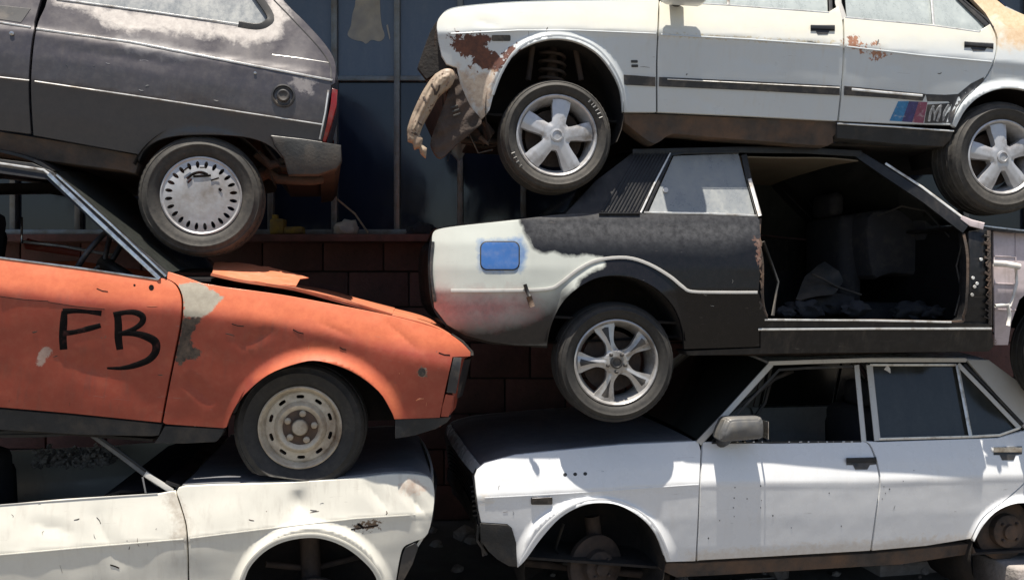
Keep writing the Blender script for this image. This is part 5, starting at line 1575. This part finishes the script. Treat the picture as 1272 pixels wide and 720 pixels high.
D.panel('front_valance', S([(564, 84), (570, 100), (583, 130), (598, 150), (590, 160), (566, 180), (548, 196), (538, 186), (536, 172), (548, 140), (558, 112)], 3), M['rustdark'], off=-0.01, flange=0.04, hfun=hval, step=3, both=False)
for k in range(3):
    D.strip('vent_slot', [(560 + k * 1.5, 134 + k * 5), (569 + k * 1.5, 131 + k * 5)], 2.6, M['rubber'], off=0.0, thick=0.004, hfun=hz)
D.tube('cross_member', [(590, 168, -.2), (596, 172, -.8), (602, 176, -1.3)], 0.03, M['under'])
D.tube('hanging_pipe', [(556, 165, -.15), (575, 176, -.3), (600, 182, -.35), (640, 176, -.4)], 0.012, M['under'])
D.tube('hanging_wire', [(570, 120, -.1), (580, 160, -.12), (594, 190, -.14), (612, 186, -.16)], 0.004, M['rubber'])
D.tube('hanging_wire', [(548, 100, -.1), (552, 150, -.12), (560, 188, -.1), (556, 200, -.1)], 0.004, M['rubber'])
D.tube('tow_hook', [(600, 150, -.1), (612, 165, -.12), (606, 178, -.12), (596, 170, -.12)], 0.014, M['rustdark'])
D.tube('track_rod', [(560, 172, -.25), (640, 178, -.3), (690, 172, -.3)], 0.016, M['rustdark'])
# spring strut in the arch
pts = []
for i in range(90):
    t = i / 89
    a = t * 2 * math.pi * 6
    c = D.loc(686, 62 + 62 * t, -0.22)
    pts.append((c.x + 0.062 * math.cos(a), c.y + 0.062 * math.sin(a), c.z))
v, f = tube_data(pts, 0.009, 6)
mesh_obj('coil_spring', v, f, M['rustdark'], D.root)
D.tube('suspension_strut', [(686, 50, -.22), (686, 90, -.22), (688, 160, -.2)], 0.028, M['rustdark'])
D.tube('inner_bracket', [(662, 55, -.16), (656, 100, -.16)], 0.014, M['rustdark'])
D.tube('inner_bracket', [(714, 55, -.16), (722, 100, -.16)], 0.014, M['rustdark'])
# mouldings
stripe = M['black_plastic']
def band(car, name, top, bot, mat, off=0.006, lab=None, flange=0.005, step=8):
    return car.panel(name, top + bot[::-1], mat, off=off, flange=flange, step=step, label=lab)
band(D, 'side_moulding', [(775, 93), (814, 96)], [(776, 105), (814, 107)], stripe)
m1 = band(D, 'side_moulding', [(819, 96), (930, 101), (1043, 107)], [(819, 107), (930, 112), (1043, 118)], stripe)
m2 = band(D, 'side_moulding', [(1049, 107), (1100, 112), (1150, 117)], [(1049, 118), (1100, 121), (1146, 125)], stripe)
D.strip('moulding_line', [(829, 98.5), (930, 103.5), (1043, 109)], 1.4, M['bright_trim'], off=0.010, thick=0.002, parent=m1)
D.strip('moulding_line', [(1058, 111), (1100, 115), (1146, 119)], 3.2, M['bright_trim'], off=0.010, thick=0.002, parent=m2)
D.panel('stripe_decal', [(1150, 117), (1174, 118), (1190, 117), (1206, 104), (1222, 96), (1222, 100), (1208, 112), (1198, 122), (1188, 134), (1182, 153), (1176, 153), (1182, 130), (1178, 126), (1152, 126)], M['black_plastic'], off=0.0012, flange=0.001, step=5, both=False)
blu = simple('blue_decal', (0.02, 0.16, 0.34), 0.4, 0, 0.25, 60, (0.4, 0.4, 0.4), 0.1)
nav = simple('navy_decal', (0.035, 0.030, 0.12), 0.4, 0, 0.3, 60, (0.3, 0.3, 0.35), 0.1)
mar = simple('maroon_decal', (0.20, 0.05, 0.09), 0.45, 0, 0.3, 60, (0.4, 0.35, 0.35), 0.15)
sil = simple('silver_decal', (0.42, 0.42, 0.42), 0.4, 0.2, 0.4, 70, (0.05, 0.05, 0.05), 0.6)
kw = dict(off=0.0014, flange=0.001, step=5, both=False)
D.panel('stripe_decal', [(1116, 126), (1129, 126), (1120, 151), (1105, 150)], blu, **kw)
D.panel('stripe_decal', [(1129.3, 126), (1141, 126.5), (1133, 152), (1120.3, 151)], nav, **kw)
D.panel('stripe_decal', [(1141.3, 126.5), (1152, 127), (1147, 153), (1133.3, 152)], mar, **kw)
D.panel('letter_decal', [(1152, 130), (1182, 128), (1176, 153), (1148, 153)], M['black_plastic'], off=0.0008, flange=0.0006, step=5, both=False)
for pts_, w_ in (([(1154, 151), (1156, 140), (1160, 131)], 3), ([(1158, 132), (1161, 142), (1160, 150)], 2.5), ([(1161, 143), (1166, 134), (1170, 131)], 3), ([(1168, 132), (1167, 142), (1164, 151)], 3), ([(1172, 151), (1173, 140), (1179, 130)], 3)):
    D.strip('letter_decal', S(pts_, 3), w_, sil, off=0.0022, thick=0.0008, flat=True)
# badges, lamp, handles
D.panel('badge', rrect(784, 75, 792, 78, .8), M['black_plastic'], off=0.003, flange=0.003, step=5)
D.panel('badge', rrect(784.5, 80.5, 792.5, 83.5, .8), M['black_plastic'], off=0.003, flange=0.003, step=5)
ti = D.panel('side_indicator', rrect(611, 44, 634, 51, 1.5), M['darklens'], off=0.003, flange=0.01, step=5)
handle(D, 1022, 36.5, 30, 12, M['black_plastic'], tilt=1)
handle(D, 1216, 57, 36, 12, M['black_plastic'], tilt=3)
# mirror cut by the top of the picture
bm = bmesh.new()
mc = D.loc(853, -14, 0.11)
bm_box(bm, (mc.x, mc.y + .03, mc.z), (0.20, 0.11, 0.12), bev=0.025)
dm = bm_obj('door_mirror', bm, M['paint_white_top'], D.root, angle=50)
v, f = tube_data([D.loc(840, 0, -0.03), D.loc(842, -4, 0.05), D.loc(846, -10, 0.08)], [0.035, 0.03, 0.02], 10)
mesh_obj('mirror_arm', v, f, M['black_plastic'], dm)
# sills
D.panel('sill', S([(775, 141), (816, 142), (930, 147), (1039, 152), (1034, 170), (1028, 181), (960, 176), (880, 170), (836, 166), (822, 174), (812, 178), (800, 171), (786, 160), (776, 152)], 2), M['rustmid'], off=-0.02, flange=0.12)
D.panel('sill_skirt', [(1040, 154), (1110, 158), (1184, 164), (1180, 174), (1172, 182), (1110, 178), (1040, 171)], M['grey_plastic'], off=-0.004, flange=0.1)
D.strip('sill_trim', [(1040, 153.5), (1110, 157.5), (1185, 163)], 2.2, M['bright_trim'], off=0.002, thick=0.01)
D.well(690, 135, 87, M['under'], 0.42)
D.well(1252, 172, 66, M['under'], 0.42)
WD = (M['tyre_dusty'], M['alloy'], M['black_plastic'], M['alloy'])
wheel(D, 692, 168, -0.015, 69, 'fivestar', WD, rimfrac=0.72, wid=0.185, spin=8)
for k, a_ in enumerate((-46, -41, -37, -32, -27, -22, 140, 146, 152, 158)):
    w_ = (3.2, 2.2, 3.6, 2.4, 3.2, 2.0, 1.6, 2.4, 1.6, 2.0)[k]
    ca, sa = math.cos(R(a_)), math.sin(R(a_))
    D.strip('sidewall_mark', [(692 + 56.5 * ca, 168 + 56.5 * sa), (692 + 61 * ca, 168 + 61 * sa)], w_ * .8, M['mirror_grey'], off=0.0005, thick=0.002, hfun=lambda x, y: 0.0)
wheel(D, 1246, 195, -0.02, 64, 'fivestar', WD, rimfrac=0.66, wid=0.185, spin=-6)

# ================================================================== setting: ground, office window wall, block wall
def grid_obj(name, x0, x1, y0, y1, nx, ny, zf, mat):
    xs = np.linspace(x0, x1, nx); ys = np.linspace(y0, y1, ny)
    verts = [(x, y, zf(x, y)) for y in ys for x in xs]
    faces = [(j * nx + i, j * nx + i + 1, (j + 1) * nx + i + 1, (j + 1) * nx + i) for j in range(ny - 1) for i in range(nx - 1)]
    return mesh_obj(name, verts, faces, mat)
M['soil'] = simple('dusty_yard_soil', (0.13, 0.118, 0.10), 0.95, 0, 0.3, 3, (0.09, 0.075, 0.06), 0.4, 0.4, 30)
def gx(n0, n1, n):
    t = np.linspace(-1, 1, n); return t
zs = lambda x, y: 0.02 * mnoise.noise(Vector((x * 1.2, y * 1.2, 0))) if abs(x) < 15 and abs(y) < 15 else 0.0
verts, faces = [], []
tt = np.sign(np.linspace(-1, 1, 121)) * (np.abs(np.linspace(-1, 1, 121)) ** 3.2) * 700
for y in tt:
    for x in tt:
        verts.append((x, y + 3, zs(x, y)))
for j in range(120):
    for i in range(120):
        a = j * 121 + i
        faces.append((a, a + 1, a + 122, a + 121))
tag(mesh_obj('ground', verts, faces, M['soil']), kind='structure')

WY = 6.35
def wx(px): return (px - 636) * WY / F
def wz(py): return ZC - (py - 360) * WY / F
M['frame_metal'] = simple('window_frame_metal', (0.20, 0.21, 0.21), 0.45, 0.4, 0.2, 20, (0.14, 0.11, 0.08), 0.4)
M['block_red'] = simple('dark_red_painted_block', (0.15, 0.066, 0.055), 0.85, 0, 0.3, 9, (0.05, 0.035, 0.03), 0.4, 0.5, 60)
M['mortar'] = simple('dark_mortar', (0.045, 0.035, 0.032), 0.95, 0, 0.3, 20)
M['room'] = simple('dim_room', (0.03, 0.03, 0.034), 0.9)
M['render'] = simple('grey_render', (0.20, 0.19, 0.18), 0.9, 0, 0.2, 3, (0.12, 0.1, 0.09), 0.4, 0.3, 40)
wf = empty('window_front', (wx(456), WY, wz(292)))
tag(wf, 'blue glazed metal-framed window wall behind the stacked cars, above the red block wall', 'window')
def wbox(name, x0, x1, z0, z1, y0, y1, mat, parent, bev=0.0):
    bm = bmesh.new()
    o0 = parent.location if parent else Vector((0, 0, 0))
    bm_box(bm, (((x0 + x1) / 2) - o0.x, ((y0 + y1) / 2) - o0.y, ((z0 + z1) / 2) - o0.z), (x1 - x0, y1 - y0, z1 - z0), bev=bev)
    return bm_obj(name, bm, mat, parent, angle=35 if bev else None)
mull = [-60, 20, 100, 180, 259, 338, 416.5, 494, 572, 650, 728, 806, 884, 962, 1040, 1118, 1196, 1274, 1352]
zb, zt, ztr = wz(289), wz(-560), wz(99)
for m in mull:
    wbox('mullion', wx(m - 3.6), wx(m + 3.6), zb, zt, WY - 0.05, WY + 0.03, M['frame_metal'], wf, 0.004)
z2 = wz(-250)
for i in range(len(mull) - 1):
    a, b = wx(mull[i] + 3.6), wx(mull[i + 1] - 3.6)
    wbox('transom', a, b, ztr - 0.018, ztr + 0.018, WY - 0.045, WY + 0.03, M['frame_metal'], wf, 0.003)
    wbox('transom', a, b, z2 - 0.018, z2 + 0.018, WY - 0.045, WY + 0.03, M['frame_metal'], wf, 0.003)
    wbox('pane', a, b, z2 + 0.018, zt, WY - 0.006, WY + 0.004, M['glass_blue'], wf)
    wbox('pane', a, b, ztr + 0.018, z2 - 0.018, WY - 0.006, WY + 0.004, M['glass_blue'], wf)
    wbox('pane', a, b, zb + 0.02, ztr - 0.018, WY - 0.006, WY + 0.004, M['glass_navy'], wf)
wbox('bottom_rail', wx(-64), wx(1356), zb - 0.02, zb + 0.02, WY - 0.07, WY + 0.03, M['frame_metal'], wf, 0.005)
# pale peeled film stain on one pane
def pane_patch(name, pts, mat, y=WY - 0.008, lab=None):
    bm = bmesh.new()
    vs = [bm.verts.new((wx(x) - wf.location.x, y - wf.location.y, wz(yy) - wf.location.z)) for x, yy in pts]
    f = bm.faces.new(vs)
    r = bmesh.ops.extrude_face_region(bm, geom=[f])
    for v in [g for g in r['geom'] if isinstance(g, bmesh.types.BMVert)]:
        v.co.y -= 0.0015
    o = bm_obj(name, bm, mat, wf)
    if lab: o['label'] = lab
    return o
M['film'] = simple('peeling_window_film', (0.42, 0.38, 0.31), 0.7, 0, 0.2, 8, (0.25, 0.25, 0.26), 0.4)
pane_patch('peeling_film', S([(441, -60), (442, 0), (438, 18), (436, 33), (432, 44), (440, 50), (450, 52), (455, 55), (462, 50), (472, 52), (478, 45), (474, 30), (472, 0), (472, -60)], 3), M['film'], lab='pale peeling film hanging on a blue pane')
pane_patch('peeling_film', [(480, 32), (482, 31), (485, 48), (484, 50)], M['film'])
# block wall below
bw = empty('block_wall', (wx(456), WY, 0))
tag(bw, 'dark red painted block wall under the blue window, behind the orange bonnet', 'wall')
wbox('mortar_core', wx(-70), wx(1360), -0.2, zb - 0.022, WY + 0.012, WY + 0.25, M['mortar'], bw)
rowh = (wz(296) - wz(340))
bd = None
rz = zb - 0.03
rrn = random.Random(5)
r = 0
while rz > 0.0:
    bl = wx(475) - wx(400)
    x = wx(403) - 9 * bl + (0.42 * bl if r % 2 else 0)
    while x < wx(1300):
        if bd is None:
            o = wbox('block', x, x + bl - 0.012, rz - rowh + 0.012, rz, WY - 0.02, WY + 0.1, M['block_red'], bw, 0.006)
            bd = (o, x, rz)
            ctr = Vector((x + (bl - .012) / 2, WY + .04, rz - (rowh - .012) / 2)) - bw.location
            o.data.transform(Matrix.Translation(-ctr)); o.location = ctr
        else:
            o = link(bpy.data.objects.new('block', bd[0].data), bw)
            o.location = Vector((x + (bl - .012) / 2, WY + .04 + rrn.uniform(-.006, .004), rz - (rowh - .012) / 2)) - bw.location
            o.rotation_euler = (rrn.uniform(-.01, .01), rrn.uniform(-.006, .006), rrn.uniform(-.01, .01))
        x += bl
    rz -= rowh
    r += 1
# building behind the glass so nothing shows the sky through it
bl_ = empty('office_building', (0, WY + 1.5, 0))
tag(bl_, 'office building behind the car stacks, with an added unseen slab shading its glazed front', 'building')
wbox('back_wall', -9, 9, -0.2, zt + 0.6, WY + 1.4, WY + 1.6, M['room'], bl_)
wbox('side_wall', -9, wx(-70), -0.2, zt + 0.6, WY - 0.03, WY + 1.4, M['render'], bl_)
wbox('side_wall', wx(1360), 9, -0.2, zt + 0.6, WY - 0.03, WY + 1.4, M['render'], bl_)
wbox('roof', -9, 9, zt + 0.002, zt + 0.6, WY - 0.2, WY + 1.399, M['render'], bl_)
wbox('shade_slab', -8, 8, 4.45, 4.65, 4.65, WY - 0.06, M['render'], bl_, 0.01)  # added out of view to keep sun off the wall, ground and bonnets
# things lying on the sill in front of the glass
M['yellow'] = simple('faded_yellow_plastic', (0.30, 0.21, 0.03), 0.6, 0, 0.25, 20, (0.12, 0.09, 0.05), 0.4)
M['wood'] = simple('weathered_wood', (0.28, 0.22, 0.15), 0.8, 0, 0.3, 30)
def solo(name, prims, mat, label, cat, group=None, kind=None, ang=45):
    bm = bmesh.new(); prims(bm)
    o = bm_obj(name, bm, mat, None, angle=ang)
    return tag(o, label, cat, group, kind)
zsill = zb + 0.021
M['concrete'] = simple('rough_concrete', (0.30, 0.27, 0.25), 0.95, 0, 0.25, 8, (0.16, 0.12, 0.10), 0.45, 0.7, 45)
ledge = wbox('window_ledge', wx(-64), wx(1356), zb - 0.075, zb - 0.024, WY - 0.24, WY - 0.022, M['block_red'], None, 0.006)
tag(ledge, 'narrow dark ledge running along the foot of the blue window wall', 'ledge')
zl = zb - 0.023
def jug(bm):
    bm_box(bm, (wx(352), WY - 0.14, zl + 0.055), (0.10, 0.10, 0.11), bev=0.015)
    bm_box(bm, (wx(352) - .02, WY - 0.14, zl + 0.125), (0.04, 0.04, 0.03), bev=0.006)
solo('oil_jug', jug, M['yellow'], 'faded yellow plastic jug on the window ledge right of the grey car wheel', 'jug')
def bar(bm):
    bm_box(bm, (wx(372), WY - 0.14, zl + 0.03), (0.13, 0.09, 0.05), bev=0.012, jit=0.004)
solo('yellow_sponge', bar, M['yellow'], 'flat yellow sponge on the window ledge beside the yellow jug', 'sponge')
v, f = tube_data([(wx(424), WY - 0.16, wz(250)), (wx(446), WY - .17, wz(268)), (wx(463), WY - 0.2, zl + 0.008)], 0.007, 6)
tag(mesh_obj('stick', v, f, M['wood']), 'thin pale stick leaning on the blue window wall from the ledge', 'stick')
def rag(bm):
    rm = bmesh.ops.create_icosphere(bm, subdivisions=3, radius=1)
    for q in rm['verts']:
        n = 1 + 0.35 * mnoise.noise(q.co * 2.2) 
        q.co = Vector((q.co.x * .11 * n, q.co.y * .07 * n, max(-.02, q.co.z * .06 * n))) + Vector((wx(527), WY - .15, zl + .021))
solo('rag', rag, M['interior_grey'], 'crumpled grey rag on the window ledge behind the coupe tail', 'rag', ang=60)
def clod(bm):
    rm = bmesh.ops.create_icosphere(bm, subdivisions=3, radius=1)
    for q in rm['verts']:
        n = 1 + 0.4 * mnoise.noise(q.co * 1.7)
        q.co = Vector((q.co.x * .09 * n, q.co.y * .07 * n, max(-.03, q.co.z * .07 * n))) + Vector((wx(437), WY - .17, zl + .03))
solo('dust_rag', clod, M['film'], 'small pale crumpled cloth on the window ledge under the stick', 'cloth', ang=60)
# concrete blocks under the lower right car
def blk(cx, cy, cz, s, rz, label):
    bm = bmesh.new()
    bm_box(bm, (0, 0, 0), s, bev=0.012)
    bmesh.ops.subdivide_edges(bm, edges=[e for e in bm.edges if e.calc_length() > .08], cuts=3, use_grid_fill=True)
    for q in bm.verts:
        q.co += Vector((1, 1, 1)) * 0.012 * mnoise.noise(q.co * 11 + Vector((cx * 3, 0, 0)))
    o = bm_obj('concrete_block', bm, M['concrete'], None, angle=40)
    o.location = (cx, cy, cz); o.rotation_euler = (0, 0, R(rz))
    return tag(o, label, 'concrete block', 'concrete blocks propping up the white car')
hub = Fc.world(Fc.loc(1259, 695, -0.12))
zt_ = hub.z
blk(hub.x + .14, hub.y + .05, zt_ - .11, (0.50, 0.34, 0.22), 12, 'rough grey concrete block right under the rusty rear hub of the lower right car')
blk(hub.x + .10, hub.y + .05, zt_ - .335, (0.56, 0.38, 0.226), 9, 'lower concrete block carrying the one under the rusty rear hub')
h2 = Fc.world(Fc.loc(1150, 706, -0.4))
blk(h2.x, h2.y + .4, h2.z - .16, (0.55, 0.5, 0.3), 12, 'dark concrete block under the sill of the lower right car, set back in the shade')
blk(h2.x, h2.y + .4, (h2.z - .31) / 2, (0.6, 0.55, max(.1, h2.z - .31)), 10, 'wide concrete footing block set back under the sill of the lower right car')
h3 = Fc.world(Fc.loc(900, 716, -0.6))
blk(h3.x, h3.y + .3, h3.z / 2 - .02, (0.5, 0.6, h3.z - .04), 12, 'tall concrete block in the dark below the front door of the lower right car')
# rubble at the foot of the stack
bm = bmesh.new()
rr = random.Random(9)
for i in range(260):
    rm = bmesh.ops.create_icosphere(bm, subdivisions=1, radius=1)
    s_ = rr.uniform(.012, .05) if i > 40 else rr.uniform(.04, .09)
    p = Vector((rr.uniform(-2.5, 3.6), rr.uniform(3.2, 6.1), s_ * .4))
    for q in rm['verts']:
        q.co = Vector((q.co.x * s_ * rr.uniform(.7, 1.3), q.co.y * s_ * rr.uniform(.7, 1.3), q.co.z * s_ * rr.uniform(.5, 1))) + p
o = bm_obj('rubble', bm, M['concrete'], None)
tag(o, 'loose stones and broken concrete scattered on the yard floor', 'rubble', kind='stuff')

# small random scratches and chips on the flanks
def scars(car, n, box, seed, mats, ok=lambda x, y: True):
    g = random.Random(seed)
    k = 0
    while k < n:
        x, y = g.uniform(box[0], box[2]), g.uniform(box[1], box[3])
        if not ok(x, y):
            continue
        k += 1
        a = g.choice((g.uniform(-.3, .3), g.uniform(1.0, 2.0)))
        L = g.uniform(3, 13) * g.choice((.5, 1))
        pts = S([(x, y), (x + L * .5 * math.cos(a) + g.uniform(-1.5, 1.5), y + L * .5 * math.sin(a) + g.uniform(-1, 1)), (x + L * math.cos(a), y + L * math.sin(a))], 3)
        w0 = g.choice((g.uniform(.35, .7), g.uniform(.35, .8), g.uniform(.9, 1.8)))
        car.strip('scratch', pts, [w0 * (0.3 + 0.7 * math.sin(math.pi * (i + .5) / len(pts))) for i in range(len(pts))], g.choice(mats), off=0.0009, thick=0.0006, flat=True)
scars(C, 17, (5, 625, 520, 715), 1, [M['rustmid'], M['rustdark'], M['mirror_grey']], lambda x, y: math.hypot((x - 388) / 112, (y - 755) / 112) > 1 and not 222 < x < 240 and (x < 200 or x > 240) and x < 505)
scars(B, 12, (10, 360, 540, 505), 2, [M['rustdark'], M['paint_faded_orange'], M['rustmid']], lambda x, y: math.hypot((x - 392) / 112, (y - 545) / 108) > 1 and not 200 < x < 262 and y > 352 + x * .13 and y < 500)
scars(D, 9, (575, 12, 1170, 130), 3, [M['rustmid'], M['mirror_grey']], lambda x, y: math.hypot((x - 690) / 98, (y - 135) / 100) > 1 and not 808 < x < 826 and not 1036 < x < 1056 and y > 14 + (x - 560) * .04 and y < 122)
scars(Fc, 6, (610, 575, 1190, 670), 4, [M['mirror_grey'], M['rustmid']], lambda x, y: math.hypot((x - 740) / 106, (y - 705) / 96) > 1 and not 860 < x < 880 and not 1075 < x < 1100)
scars(A, 7, (60, 50, 390, 150), 5, [M['cover_silver'], M['mirror_grey']], lambda x, y: y > 20 + x * .15 and y < 95 + x * .14 and x < 375 and not (300 < x and y > 92))
scars(E, 4, (700, 285, 930, 400), 6, [M['mirror_grey'], M['cover_silver']], lambda x, y: math.hypot((x - 766) / 92, (y - 438) / 122) > 1)
